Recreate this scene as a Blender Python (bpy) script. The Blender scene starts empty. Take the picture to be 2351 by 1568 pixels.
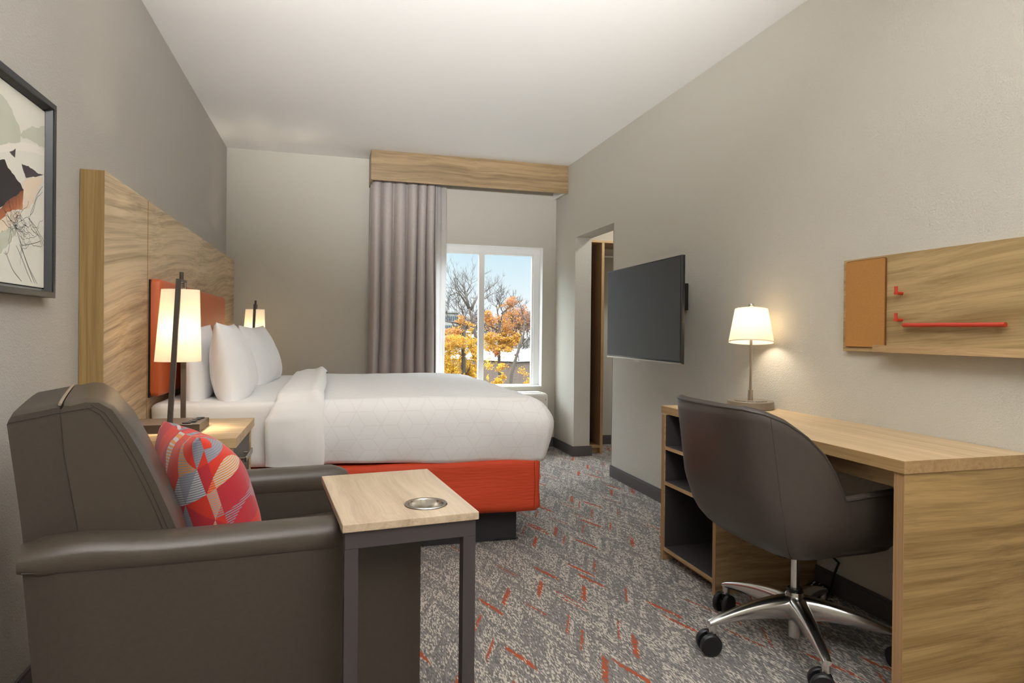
import bpy, bmesh, math, random
from mathutils import Vector, Matrix, noise
PI = math.pi
random.seed(7)
S = bpy.context.scene
COL = S.collection

# ------------------------------------------------------------------ basics
def lin(h, a=1.0):
    c = [int(h[i:i + 2], 16) / 255 for i in (0, 2, 4)]
    return tuple((x / 12.92 if x <= 0.04045 else ((x + 0.055) / 1.055) ** 2.4) for x in c) + (a,)

class MB:
    """mesh builder: collects verts / faces of one part"""
    def __init__(s): s.v = []; s.f = []; s.m = []; s.sm = []
    def add(s, vs, fs, mi=0, smooth=False, M=None):
        o = len(s.v)
        for p in vs:
            p = Vector(p)
            if M is not None: p = M @ p
            s.v.append(tuple(p))
        for f in fs:
            s.f.append(tuple(i + o for i in f)); s.m.append(mi); s.sm.append(smooth)
        return s
    def bm(s, b, mi=0, smooth=False, M=None):
        b.verts.ensure_lookup_table(); b.verts.index_update()
        s.add([v.co for v in b.verts], [[v.index for v in f.verts] for f in b.faces], mi, smooth, M); b.free(); return s
    def box(s, x0, x1, y0, y1, z0, z1, bev=0.0, seg=2, mi=0, M=None):
        b = bmesh.new(); bmesh.ops.create_cube(b, size=1)
        for v in b.verts:
            v.co = Vector(((x0 + x1) / 2 + v.co.x * (x1 - x0), (y0 + y1) / 2 + v.co.y * (y1 - y0), (z0 + z1) / 2 + v.co.z * (z1 - z0)))
        if bev > 0:
            bmesh.ops.bevel(b, geom=list(b.edges), offset=bev, segments=seg, profile=0.5, affect='EDGES', clamp_overlap=True)
        return s.bm(b, mi, bev > 0.004, M)
    def tube(s, pts, r, n=12, mi=0, cap=True, M=None, smooth=True):
        pts = [Vector(p) for p in pts]; rs = r if isinstance(r, (list, tuple)) else [r] * len(pts)
        vs = []; fs = []; up = None
        for i, p in enumerate(pts):
            t = (pts[min(i + 1, len(pts) - 1)] - pts[max(i - 1, 0)]).normalized()
            if up is None:
                up = Vector((0, 0, 1)) if abs(t.z) < 0.9 else Vector((1, 0, 0))
            a = t.cross(up).normalized(); b = a.cross(t).normalized(); up = b
            for k in range(n):
                q = 2 * PI * k / n
                vs.append(p + rs[i] * (math.cos(q) * a + math.sin(q) * b))
        for i in range(len(pts) - 1):
            for k in range(n):
                fs.append((i * n + k, i * n + (k + 1) % n, (i + 1) * n + (k + 1) % n, (i + 1) * n + k))
        if cap:
            fs.append(tuple(range(n))[::-1]); fs.append(tuple((len(pts) - 1) * n + k for k in range(n)))
        return s.add(vs, fs, mi, smooth, M)
    def lathe(s, prof, n=32, c=(0, 0, 0), mi=0, sx=1, sy=1, M=None, close=False):
        vs = []; fs = []
        for (r, z) in prof:
            for k in range(n):
                q = 2 * PI * k / n; vs.append((c[0] + r * sx * math.cos(q), c[1] + r * sy * math.sin(q), c[2] + z))
        m = len(prof)
        for i in range(m - 1 + (1 if close else 0)):
            j = (i + 1) % m
            for k in range(n): fs.append((i * n + k, i * n + (k + 1) % n, j * n + (k + 1) % n, j * n + k))
        if not close:
            if prof[0][0] > 1e-6: fs.append(tuple(range(n))[::-1])
            if prof[-1][0] > 1e-6: fs.append(tuple((m - 1) * n + k for k in range(n)))
        return s.add(vs, fs, mi, True, M)
    def grid(s, fn, nu, nv, mi=0, smooth=True, cu=False, cv=False, M=None):
        vs = [fn(i / (nu if cu else nu - 1), j / (nv if cv else nv - 1)) for i in range(nu) for j in range(nv)]
        fs = []
        for i in range(nu if cu else nu - 1):
            for j in range(nv if cv else nv - 1):
                i2 = (i + 1) % nu; j2 = (j + 1) % nv
                fs.append((i * nv + j, i2 * nv + j, i2 * nv + j2, i * nv + j2))
        return s.add(vs, fs, mi, smooth, M)
    def prism(s, poly, axis, a, b, mi=0, M=None, smooth=False):
        """extrude a 2D polygon; axis 0/1/2 is the extrusion axis, the polygon holds the other two coordinates"""
        def P(q, t):
            q = list(q); q.insert(axis, t); return tuple(q)
        n = len(poly)
        vs = [P(q, a) for q in poly] + [P(q, b) for q in poly]
        fs = [tuple(range(n)), tuple(range(n, 2 * n))[::-1]] + [(i, (i + 1) % n, n + (i + 1) % n, n + i) for i in range(n)]
        return s.add(vs, fs, mi, smooth, M)

def link(name, mb, mats, parent=None, world=False, sharp=35, recalc=True):
    me = bpy.data.meshes.new(name)
    vs = mb.v
    if world and parent is not None:
        o = parent
        L = Vector((0, 0, 0)); Mi = Matrix.Identity(4)
        ch = []
        while o is not None: ch.append(o); o = o.parent
        Mw = Matrix.Identity(4)
        for o in reversed(ch): Mw = Mw @ (Matrix.Translation(o.location) @ o.rotation_euler.to_matrix().to_4x4())
        Mi = Mw.inverted(); vs = [tuple(Mi @ Vector(p)) for p in vs]
    me.from_pydata(vs, [], mb.f)
    if not isinstance(mats, (list, tuple)): mats = [mats]
    for m in mats: me.materials.append(m)
    me.polygons.foreach_set('material_index', mb.m)
    me.polygons.foreach_set('use_smooth', mb.sm)
    if recalc:
        b = bmesh.new(); b.from_mesh(me); bmesh.ops.recalc_face_normals(b, faces=b.faces); b.to_mesh(me); b.free()
    if sharp and any(mb.sm):
        me.set_sharp_from_angle(angle=math.radians(sharp))
    me.update()
    o = bpy.data.objects.new(name, me); COL.objects.link(o)
    if parent is not None: o.parent = parent
    return o

def thing(name, label, cat, loc=(0, 0, 0), rz=0.0, group=None):
    o = bpy.data.objects.new(name, None); COL.objects.link(o); o.empty_display_size = 0.1
    o.location = loc; o.rotation_euler = (0, 0, rz); o['label'] = label; o['category'] = cat
    if group: o['group'] = group
    return o

def tag(o, label, cat, group=None, kind=None):
    o['label'] = label; o['category'] = cat
    if group: o['group'] = group
    if kind: o['kind'] = kind
    return o

def struct(name, mb, mat, **k):
    o = link(name, mb, mat, **k); o['kind'] = 'structure'; return o

def subsurf(o, n=2):
    m = o.modifiers.new('subdivision', 'SUBSURF'); m.levels = n; m.render_levels = n; return o

def copy_tree(o, parent=None):
    c = o.copy(); COL.objects.link(c)
    if parent is not None: c.parent = parent
    for ch in [q for q in COL.objects if q.parent == o]: copy_tree(ch, c)
    return c

# ------------------------------------------------------------------ node materials
class N:
    """little expression helper over shader nodes"""
    def __init__(s, t, sock): s.t = t; s.s = sock
    def _m(s, op, b=None, c=None):
        n = s.t.nodes.new('ShaderNodeMath'); n.operation = op
        for i, x in enumerate((s, b, c)):
            if x is None: continue
            if isinstance(x, N): s.t.links.new(x.s, n.inputs[i])
            else: n.inputs[i].default_value = x
        return N(s.t, n.outputs[0])
    def __add__(s, o): return s._m('ADD', o)
    def __sub__(s, o): return s._m('SUBTRACT', o)
    def __mul__(s, o): return s._m('MULTIPLY', o)
    def __truediv__(s, o): return s._m('DIVIDE', o)
    __radd__ = __add__; __rmul__ = __mul__
    def floor(s): return s._m('FLOOR')
    def fract(s): return s._m('FRACT')
    def abs(s): return s._m('ABSOLUTE')
    def lt(s, o): return s._m('LESS_THAN', o)
    def gt(s, o): return s._m('GREATER_THAN', o)
    def mod2(s): return (s * 0.5).fract() * 2.0

def mat(name):
    m = bpy.data.materials.new(name); m.use_nodes = True
    t = m.node_tree; b = t.nodes['Principled BSDF']; return m, t, b

def simple(name, hexc, rough=0.5, metal=0.0, spec=0.5, bump=None, var=None, sheen=0.0, coat=0.0):
    m, t, b = mat(name)
    b.inputs['Base Color'].default_value = lin(hexc)
    b.inputs['Roughness'].default_value = rough; b.inputs['Metallic'].default_value = metal
    b.inputs['Specular IOR Level'].default_value = spec
    if sheen: b.inputs['Sheen Weight'].default_value = sheen
    if coat: b.inputs['Coat Weight'].default_value = coat; b.inputs['Coat Roughness'].default_value = 0.2
    tc = t.nodes.new('ShaderNodeTexCoord')
    if var:      # (second colour, scale)
        nz = t.nodes.new('ShaderNodeTexNoise'); nz.inputs['Scale'].default_value = var[1]; nz.inputs['Detail'].default_value = 3
        t.links.new(tc.outputs['Object'], nz.inputs['Vector'])
        mx = t.nodes.new('ShaderNodeMix'); mx.data_type = 'RGBA'
        mx.inputs['A'].default_value = lin(hexc); mx.inputs['B'].default_value = lin(var[0])
        t.links.new(nz.outputs['Fac'], mx.inputs['Factor']); t.links.new(mx.outputs['Result'], b.inputs['Base Color'])
    if bump:     # (scale, strength, distance)
        nz = t.nodes.new('ShaderNodeTexNoise'); nz.inputs['Scale'].default_value = bump[0]; nz.inputs['Detail'].default_value = 4
        t.links.new(tc.outputs['Object'], nz.inputs['Vector'])
        bp = t.nodes.new('ShaderNodeBump'); bp.inputs['Strength'].default_value = bump[1]; bp.inputs['Distance'].default_value = bump[2]
        t.links.new(nz.outputs['Fac'], bp.inputs['Height']); t.links.new(bp.outputs['Normal'], b.inputs['Normal'])
    return m

def wood(name, axis, light, dark, tilt=0.0, warp=0.10, rough=0.42, across=9.0, seed=0.0, contrast=1.0, al=1.0, ws=2.4):
    """laminate with grain running along the object axis 0/1/2; tilt leans the grain within the YZ plane"""
    m, t, b = mat(name); nd = t.nodes; L = t.links
    tc = nd.new('ShaderNodeTexCoord')
    mp0 = nd.new('ShaderNodeMapping'); mp0.inputs['Rotation'].default_value = (tilt, 0, 0); mp0.inputs['Location'].default_value = (seed, seed * 1.7, seed * .6)
    L.new(tc.outputs['Object'], mp0.inputs['Vector'])
    wn = nd.new('ShaderNodeTexNoise'); wn.inputs['Scale'].default_value = ws; wn.inputs['Detail'].default_value = 1.0
    L.new(mp0.outputs[0], wn.inputs['Vector'])
    sub = nd.new('ShaderNodeVectorMath'); sub.operation = 'SUBTRACT'; sub.inputs[1].default_value = (.5, .5, .5); L.new(wn.outputs['Color'], sub.inputs[0])
    sc = nd.new('ShaderNodeVectorMath'); sc.operation = 'SCALE'; sc.inputs['Scale'].default_value = warp; L.new(sub.outputs[0], sc.inputs[0])
    ad = nd.new('ShaderNodeVectorMath'); ad.operation = 'ADD'; L.new(mp0.outputs[0], ad.inputs[0]); L.new(sc.outputs[0], ad.inputs[1])
    def layer(al, ac, det, dist):
        mp = nd.new('ShaderNodeMapping'); s = [ac, ac, ac]; s[axis] = al; mp.inputs['Scale'].default_value = s
        L.new(ad.outputs[0], mp.inputs['Vector'])
        nz = nd.new('ShaderNodeTexNoise'); nz.inputs['Scale'].default_value = 1.0; nz.inputs['Detail'].default_value = det
        nz.inputs['Distortion'].default_value = dist; nz.inputs['Roughness'].default_value = .6
        L.new(mp.outputs[0], nz.inputs['Vector']); return N(t, nz.outputs['Fac'])
    big = layer(0.5 * al, across, 2, 0.15); mid = layer(1.1 * al, across * 4.2, 3, 0.15); fine = layer(4.0 * al, across * 24, 2, 0.0)
    v = (big - 0.5) * (.9 * contrast) + (mid - 0.5) * (1.5 * contrast) + (fine - 0.5) * (0.7 * contrast) + 0.5
    rp = nd.new('ShaderNodeValToRGB'); L.new(v.s, rp.inputs['Fac'])
    rp.color_ramp.elements[0].position = 0.12; rp.color_ramp.elements[0].color = lin(dark)
    rp.color_ramp.elements[1].position = 0.78; rp.color_ramp.elements[1].color = lin(light)
    L.new(rp.outputs['Color'], b.inputs['Base Color'])
    b.inputs['Roughness'].default_value = rough; b.inputs['Specular IOR Level'].default_value = 0.4
    bp = nd.new('ShaderNodeBump'); bp.inputs['Strength'].default_value = 0.08; bp.inputs['Distance'].default_value = 0.001
    L.new(mid.s, bp.inputs['Height']); L.new(bp.outputs['Normal'], b.inputs['Normal'])
    return m

WL, WD = 'c2a47a', '957650'
W_X = wood('laminate grain along x', 0, WL, WD)
W_Y = wood('laminate grain along y', 1, WL, WD, seed=3)
W_Z = wood('laminate grain along z', 2, WL, WD, seed=5, warp=.03)
W_END = wood('laminate desk end', 0, 'aa8c5c', '7d6238', warp=.07, seed=9, contrast=1.0, across=11, al=.6, ws=1.3)
W_VAL = wood('laminate valance', 0, 'a48b67', '7b6547', warp=.05, seed=14)
W_HEAD = wood('laminate headboard', 1, 'd2bc9a', '8f7859', tilt=math.radians(-7), warp=.13, across=8, seed=2, contrast=1.1, al=.4, ws=1.0)
W_HEADSIDE = wood('laminate headboard edge', 2, 'a68a5a', '80663c', warp=.02, seed=4)
W_BOARD = wood('laminate peg board', 1, 'b39a6e', '866d45', tilt=math.radians(4), warp=.09, across=9, seed=21, contrast=1.0, al=.5, ws=1.0)
W_TOP = wood('laminate desk top', 1, 'cbb28e', 'ab9068', warp=.05, seed=8, contrast=.8)
W_PALE = wood('laminate side table top', 1, 'c6b399', 'a69179', warp=.08, seed=31, contrast=.9, rough=.38)
W_NS = wood('laminate nightstand', 0, 'd2b68c', 'ad8d60', warp=.06, seed=17)
W_CLOSET = wood('closet dark laminate', 2, 'a88a6a', '876a4d', warp=.02, seed=6)

WALL = simple('painted textured wall', 'c2beb3', 0.85, bump=(170, .55, .004))
WALL_L = simple('painted accent wall', 'b2aea7', 0.85, bump=(170, .55, .004))
CEIL = simple('ceiling paint', 'efefed', 0.9, bump=(120, .2, .002))
TRIM_W = simple('white window vinyl', 'e9e9e7', 0.4)
BASE = simple('charcoal rubber baseboard', '55504f', 0.5)
EDGE_DARK = simple('dark corner guard', '8e8578', 0.5)
LEATHER = simple('taupe vinyl', '463d34', 0.36, spec=.5, bump=(420, .18, .0012), var=('3e362e', 60))
LEATHER_PANEL = simple('taupe woven vinyl side', '40382f', 0.5, bump=(500, .25, .0012), var=('362f28', 90))
LEATHER_CH = simple('dark grey vinyl', '443d37', 0.38, bump=(420, .15, .001), var=('3c3530', 50))
PIPE = simple('vinyl piping', '3c3631', 0.35)
THREAD = simple('seam thread', '332d28', 0.7)
ORANGE = simple('orange vinyl panel', 'c25f31', 0.42, bump=(400, .12, .001))
RED = None
BLACK = simple('black plastic', '141416', 0.35)
RUBBER = simple('black rubber', '101012', 0.45)
BRONZE = simple('dark bronze metal', '4a4038', 0.4, metal=.35)
STEEL_DK = simple('dark grey steel', '474142', 0.42, metal=.2)
CHROME = simple('polished aluminium', 'd6d4d1', 0.22, metal=1.0)
NICKEL = simple('brushed nickel', 'b0a598', 0.28, metal=1.0)
STEEL = simple('stainless steel', 'cfcac3', 0.2, metal=1.0)
SHEET = simple('white cotton sheet', 'f4f3f2', 0.85, sheen=.2, bump=(700, .1, .0006))
PILLOW_M = simple('white cotton pillow', 'f3f3f5', 0.85, sheen=.2, bump=(9, .22, .02))
BEDBASE = simple('charcoal bed base', '2c2a2c', 0.6)
DARKGREY = simple('dark grey laminate', '3b3738', 0.55)
DRAWER = simple('grey drawer front', '57534f', 0.5)
CORK = simple('cork', 'b98545', 0.85, bump=(400, .3, .001), var=('9a6a33', 260))
CORK_EDGE = simple('cork panel rim', '6e4420', 0.7)
REDMETAL = simple('red painted metal', 'b8341c', 0.35, coat=.4)
FRAME_M = simple('charcoal picture frame', '2f3133', 0.3, metal=.3)
FRAME_IN = simple('silver frame bevel', '8f97a0', 0.3, metal=.4)
PTAC_M = simple('off white plastic', 'dedbd2', 0.45)
WHITE = simple('white laminate', 'ecebe8', 0.5)

def red_fabric():
    m, t, b = mat('red crinkled fabric')
    b.inputs['Base Color'].default_value = lin('c2401f'); b.inputs['Roughness'].default_value = .8
    tc = t.nodes.new('ShaderNodeTexCoord'); mp = t.nodes.new('ShaderNodeMapping'); mp.inputs['Scale'].default_value = (9, 9, 95)
    nz = t.nodes.new('ShaderNodeTexNoise'); nz.inputs['Scale'].default_value = 1; nz.inputs['Detail'].default_value = 3; nz.inputs['Distortion'].default_value = .5
    bp = t.nodes.new('ShaderNodeBump'); bp.inputs['Strength'].default_value = .6; bp.inputs['Distance'].default_value = .006
    t.links.new(tc.outputs['Object'], mp.inputs[0]); t.links.new(mp.outputs[0], nz.inputs['Vector']); t.links.new(nz.outputs['Fac'], bp.inputs['Height']); t.links.new(bp.outputs['Normal'], b.inputs['Normal'])
    return m
RED = red_fabric()

def duvet_mat():
    """white jacquard with a faint isometric cube line pattern woven in (three line families)"""
    m, t, b = mat('white jacquard duvet')
    b.inputs['Roughness'].default_value = .8; b.inputs['Sheen Weight'].default_value = .2
    uv = t.nodes.new('ShaderNodeUVMap'); sp = t.nodes.new('ShaderNodeSeparateXYZ'); t.links.new(uv.outputs[0], sp.inputs[0])
    x = N(t, sp.outputs[0]); y = N(t, sp.outputs[1])
    Lc = .078
    j = y / (.8660254 * Lc) + 60.0; i = x / Lc - j * .5 + 90.0
    rnd = lambda q: (q + .5).floor()
    def ok(c, bad): return ((c / 3.0).fract() - bad / 3.0).abs().gt(.1)
    def near(q, wd): return (q - rnd(q)).abs().lt(wd)
    wd = .026
    e1 = near(j, wd) * ok(i.floor() - rnd(j) + 300.0, 1)
    e2 = near(i, wd) * ok(rnd(i) - j.floor() + 300.0, 2)
    k3 = rnd(i + j); i3 = i.floor()
    e3 = near(i + j, wd) * ok(i3 - (k3 - i3) + 300.0, 2)
    ln = e1._m('MAXIMUM', e2)._m('MAXIMUM', e3)
    mx = t.nodes.new('ShaderNodeMix'); mx.data_type = 'RGBA'; mx.inputs['A'].default_value = lin('f1f1f2'); mx.inputs['B'].default_value = lin('eae9e8')
    t.links.new(ln.s, mx.inputs['Factor']); t.links.new(mx.outputs['Result'], b.inputs['Base Color'])
    bp = t.nodes.new('ShaderNodeBump'); bp.inputs['Strength'].default_value = .04; bp.inputs['Distance'].default_value = .0006
    t.links.new(ln.s, bp.inputs['Height'])
    tc = t.nodes.new('ShaderNodeTexCoord'); nz = t.nodes.new('ShaderNodeTexNoise'); nz.inputs['Scale'].default_value = 7; nz.inputs['Detail'].default_value = 4
    t.links.new(tc.outputs['Object'], nz.inputs['Vector'])
    b2 = t.nodes.new('ShaderNodeBump'); b2.inputs['Strength'].default_value = .25; b2.inputs['Distance'].default_value = .02
    t.links.new(nz.outputs['Fac'], b2.inputs['Height']); t.links.new(bp.outputs['Normal'], b2.inputs['Normal']); t.links.new(b2.outputs['Normal'], b.inputs['Normal'])
    return m
DUVET = duvet_mat()

def carpet_mat():
    m, t, b = mat('patterned carpet'); nd = t.nodes; L = t.links
    tc = nd.new('ShaderNodeTexCoord'); sp = nd.new('ShaderNodeSeparateXYZ'); L.new(tc.outputs['Object'], sp.inputs[0])
    x = N(t, sp.outputs[0]); y = N(t, sp.outputs[1])
    def wn(a, bb, c=0.0):
        cb = nd.new('ShaderNodeCombineXYZ')
        for i, q in enumerate((a, bb)): L.new(q.s, cb.inputs[i])
        cb.inputs[2].default_value = c
        w = nd.new('ShaderNodeTexWhiteNoise'); w.noise_dimensions = '3D'; L.new(cb.outputs[0], w.inputs['Vector']); return N(t, w.outputs['Value'])
    # loops of yarn : cells 4 mm x 11 mm
    kx = (x / .0034).floor(); j1 = wn(kx, kx * 0.0, 3.0)
    ky = (y / .013 + j1).floor()
    st = wn(kx, ky, 1.0); st2 = wn(kx, ky, 7.0)
    # chevron columns
    W = .085
    u = x / W + 40.0; k = u.floor(); par = k.mod2(); fx = u.fract()
    slope = par * -4.9 + 2.25      # rising then falling columns
    yy = y - (fx - .5) * slope * W
    # offset of each column so neighbouring chevrons meet
    def cell(h, sd, shift):
        q = yy / h + shift + wn(k, k * 0.0, sd)
        return q.floor(), q.fract()
    r, rf = cell(.055, 11.0, 60.0)
    band = wn(k, r, 2.0)
    dens = band.gt(.45) * .30 + .09
    cream = st.lt(dens)
    # orange bars
    g, gf = cell(.070, 5.0, 90.0)
    ob = wn(k, g, 9.0)
    lenmask = (fx + (st2 - .5) * .12 - .5).abs().lt(.36 )
    thin = wn(k, g, 13.0).gt(.5) * .20 + .14
    om = ob.lt(.13) * lenmask * ((gf + (st - .5) * .25 - .5).abs().lt(thin)) * st2.gt(.13)
    mix1 = nd.new('ShaderNodeMix'); mix1.data_type = 'RGBA'
    g1 = nd.new('ShaderNodeMix'); g1.data_type = 'RGBA'; g1.inputs['A'].default_value = lin('656261'); g1.inputs['B'].default_value = lin('918d8a'); L.new(st2.s, g1.inputs['Factor'])
    L.new(g1.outputs['Result'], mix1.inputs['A']); mix1.inputs['B'].default_value = lin('beb6ab'); L.new(cream.s, mix1.inputs['Factor'])
    mix2 = nd.new('ShaderNodeMix'); mix2.data_type = 'RGBA'; L.new(mix1.outputs['Result'], mix2.inputs['A']); mix2.inputs['B'].default_value = lin('a95438'); L.new(om.s, mix2.inputs['Factor'])
    L.new(mix2.outputs['Result'], b.inputs['Base Color']); b.inputs['Roughness'].default_value = .95; b.inputs['Specular IOR Level'].default_value = .1
    nz = nd.new('ShaderNodeTexNoise'); nz.inputs['Scale'].default_value = 260; nz.inputs['Detail'].default_value = 2; L.new(tc.outputs['Object'], nz.inputs['Vector'])
    bp = nd.new('ShaderNodeBump'); bp.inputs['Strength'].default_value = .8; bp.inputs['Distance'].default_value = .004; L.new(nz.outputs['Fac'], bp.inputs['Height']); L.new(bp.outputs['Normal'], b.inputs['Normal'])
    return m
CARPET = carpet_mat()

def fabric_curtain(name, c1, c2, trans=0.0):
    m, t, b = mat(name); nd = t.nodes; L = t.links
    tc = nd.new('ShaderNodeTexCoord'); mp = nd.new('ShaderNodeMapping'); mp.inputs['Scale'].default_value = (260, 260, 40)
    nz = nd.new('ShaderNodeTexNoise'); nz.inputs['Scale'].default_value = 1; L.new(tc.outputs['Object'], mp.inputs[0]); L.new(mp.outputs[0], nz.inputs['Vector'])
    mx = nd.new('ShaderNodeMix'); mx.data_type = 'RGBA'; mx.inputs['A'].default_value = lin(c1); mx.inputs['B'].default_value = lin(c2)
    L.new(nz.outputs['Fac'], mx.inputs['Factor']); L.new(mx.outputs['Result'], b.inputs['Base Color']); b.inputs['Roughness'].default_value = .9
    if trans:
        tr = nd.new('ShaderNodeBsdfTranslucent'); tr.inputs['Color'].default_value = lin(c1)
        ms = nd.new('ShaderNodeMixShader'); ms.inputs[0].default_value = trans
        L.new(b.outputs[0], ms.inputs[1]); L.new(tr.outputs[0], ms.inputs[2]); L.new(ms.outputs[0], nd['Material Output'].inputs['Surface'])
    return m
CURT = fabric_curtain('woven curtain fabric', 'c4bbb7', 'a9a19e')
SHEER = fabric_curtain('sheer curtain', 'dedad8', 'd0ccca', .5)
def shade_mat():
    m, t, b = mat('linen lamp shade'); nd = t.nodes; L = t.links
    b.inputs['Base Color'].default_value = lin('faf7f0'); b.inputs['Roughness'].default_value = .9
    tr = nd.new('ShaderNodeBsdfTranslucent'); tr.inputs['Color'].default_value = lin('fdf8ee')
    ms = nd.new('ShaderNodeMixShader'); ms.inputs[0].default_value = .7
    L.new(b.outputs[0], ms.inputs[1]); L.new(tr.outputs[0], ms.inputs[2]); L.new(ms.outputs[0], nd['Material Output'].inputs['Surface'])
    return m
SHADE = shade_mat()
def emit(name, hexc, st):
    m = bpy.data.materials.new(name); m.use_nodes = True; t = m.node_tree; b = t.nodes['Principled BSDF']
    b.inputs['Emission Color'].default_value = lin(hexc); b.inputs['Emission Strength'].default_value = st; b.inputs['Base Color'].default_value = lin('ffffff'); return m
BULB = emit('warm lit bulb', 'ffe2b8', 12)
def glass_mat():
    m = bpy.data.materials.new('window glass'); m.use_nodes = True; t = m.node_tree; nd = t.nodes
    tr = nd.new('ShaderNodeBsdfTransparent'); tr.inputs[0].default_value = (.97, .98, .98, 1); gl = nd.new('ShaderNodeBsdfGlossy'); gl.inputs['Roughness'].default_value = .02
    ms = nd.new('ShaderNodeMixShader'); ms.inputs[0].default_value = .03
    t.links.new(tr.outputs[0], ms.inputs[1]); t.links.new(gl.outputs[0], ms.inputs[2]); t.links.new(ms.outputs[0], nd['Material Output'].inputs['Surface']); return m
GLASS = glass_mat()

# ------------------------------------------------------------------ room shell
XL, XR, YF, YB, ZC = -0.89, 2.125, 6.02, -2.2, 2.694
OY0, OY1, OZ = 4.66, 5.485, 1.995            # doorless opening in the right wall
JX = 2.283
AX = 3.7                                      # far side of the closet alcove
WX0, WX1, WZ0, WZ1 = 0.70, 1.992, 0.60, 1.957 # window opening
struct('floor', MB().box(XL - .2, AX + .2, YB - .2, YF + .25, -.1, 0), CARPET)
struct('ceiling', MB().box(XL - .2, AX + .2, YB - .2, YF + .25, ZC, ZC + .12), CEIL)
struct('wall_left', MB().box(XL - .15, XL, YB, YF + .2, 0, ZC), WALL_L)
struct('wall_back', MB().box(XL - .15, AX + .15, YB - .15, YB, 0, ZC), WALL)
struct('wall_right', MB().box(XR, JX, YB, OY0, 0, ZC).box(XR, JX, OY1, YF, 0, ZC).box(XR, JX, OY0, OY1, OZ, ZC), WALL)
struct('wall_far', MB().box(XL, WX0, YF, YF + .2, 0, ZC).box(WX1, AX, YF, YF + .2, 0, ZC).box(WX0, WX1, YF, YF + .2, 0, WZ0 - .012).box(WX0, WX1, YF, YF + .2, WZ1, ZC), WALL)
struct('wall_closet', MB().box(AX, AX + .15, YB, YF + .2, 0, ZC).box(JX, AX, 4.0, 4.12, 0, ZC), WALL)

def baseboard(name, segs):
    mb = MB()
    for (x0, x1, y0, y1) in segs:
        mb.box(x0, x1, y0, y1, 0, .078, .0015); 
        dx = .003 if x1 - x0 < y1 - y0 else 0; dy = 0 if dx else .003
        mb.box(x0 + dx, x1 - dx, y0 + dy, y1 - dy, .078, .092, .0025)
    return struct(name, mb, BASE)
T = .014
baseboard('baseboard_left', [(XL, XL + T, YB, 2.675), (XL, XL + T, 5.9, YF)])
baseboard('baseboard_right', [(XR - T, XR, YB, OY0), (XR - T, XR, OY1, YF)])
baseboard('baseboard_far', [(XL + T, XR - T, YF - T, YF)])
baseboard('trim_1', [(XR - T, JX + .02, OY1 - T, OY1)])
baseboard('trim_2', [(2.45, AX, YF - T, YF)])
struct('trim_3', MB().box(XR - .002, XR + .003, OY0 - .006, OY0 + .001, .09, OZ).box(XR + .003, JX, OY0, OY0 + .002, .0, OZ), EDGE_DARK)

# window
win = bpy.data.objects.new('window_1', None); COL.objects.link(win); win.location = ((WX0 + WX1) / 2, 6.12, WZ0); win['kind'] = 'structure'
FY = 6.112
f = MB()
f.box(WX0, WX1, FY, FY + .07, 1.897, WZ1, .002); f.box(WX0, WX1, FY, FY + .07, WZ0 - .012, WZ0 + .008, .002)
f.box(WX0, WX0 + .06, FY, FY + .07, WZ0 + .008, 1.897, .002); f.box(1.927, WX1, FY, FY + .07, WZ0 + .008, 1.897, .002)
f.box(WX0 + .06, 1.927, FY + .012, FY + .05, 1.885, 1.897); f.box(1.913, 1.927, FY + .012, FY + .05, WZ0, 1.885)
link('window_frame', f, TRIM_W, win, world=True)
link('mullion', MB().box(1.370, 1.424, FY - .004, FY + .05, WZ0 + .004, 1.90, .003), TRIM_W, win, world=True)
link('glass_pane', MB().box(WX0 + .06, 1.372, FY + .028, FY + .032, WZ0 + .005, 1.895), GLASS, win, world=True)
link('glass_pane', MB().box(1.422, 1.925, FY + .028, FY + .032, WZ0 + .005, 1.895), GLASS, win, world=True)
link('window_sill', MB().box(WX0, WX1, YF - .001, FY, WZ0 - .011, WZ0, .002), TRIM_W, win, world=True)
link('window_reveal', MB().box(WX1 - .004, WX1, YF - .0015, FY, WZ0, WZ1).box(WX0, WX1 - .004, YF - .0015, FY, WZ1 - .004, WZ1), TRIM_W, win, world=True)

# ------------------------------------------------------------------ valance and curtains
v = thing('window_valance', 'long wooden valance box fixed under the ceiling above the window', 'valance', (1.2, 5.85, 2.434))
link('front_board', MB().box(.311, 2.105, 5.688, 5.706, 2.434, ZC, .001), W_VAL, v, world=True)
link('end_panel', MB().box(.311, .329, 5.706, YF, 2.434, ZC, .001), W_VAL, v, world=True)
e = link('end_panel', MB().box(2.090, 2.105, 5.706, YF, 2.436, ZC, .001), WHITE, v, world=True); e['label'] = 'white end panel'
link('side_filler', MB().box(2.105, XR, 5.688, 5.70, 2.434, ZC), W_VAL, v, world=True)

def curtain_mesh(x0, x1, yc, amp, nple, z0, z1, seed, gather=0.0):
    def fn(a, b):
        z = z1 + (z0 - z1) * b
        x = x0 + (x1 - x0) * a
        ph = 2 * PI * nple * (a + .035 * math.sin(5 * a + seed) + .01 * noise.noise((a * 4, b * 2, seed)))
        am = amp * (.55 + .45 * min(1, b * 3)) * (1 + .35 * noise.noise((a * 6, seed, 0)))
        y = yc + am * math.sin(ph) + .012 * noise.noise((a * 9, b * 2.5, seed + 4))
        x += .012 * math.cos(ph) + .012 * noise.noise((a * 5, b * 2, seed + 9)) + (-.035 * b if gather else 0) * (1 - a)
        return (x, y, z)
    return fn
c = link('window_curtain', MB().grid(curtain_mesh(.325, .925, 5.86, .045, 6.5, .03, 2.62, 1.3, 1), 170, 30), CURT)
tag(c, 'grey mauve pleated curtain drawn to the left of the window under the valance', 'curtain')
m_ = c.modifiers.new('thickness', 'SOLIDIFY'); m_.thickness = .004
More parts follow.
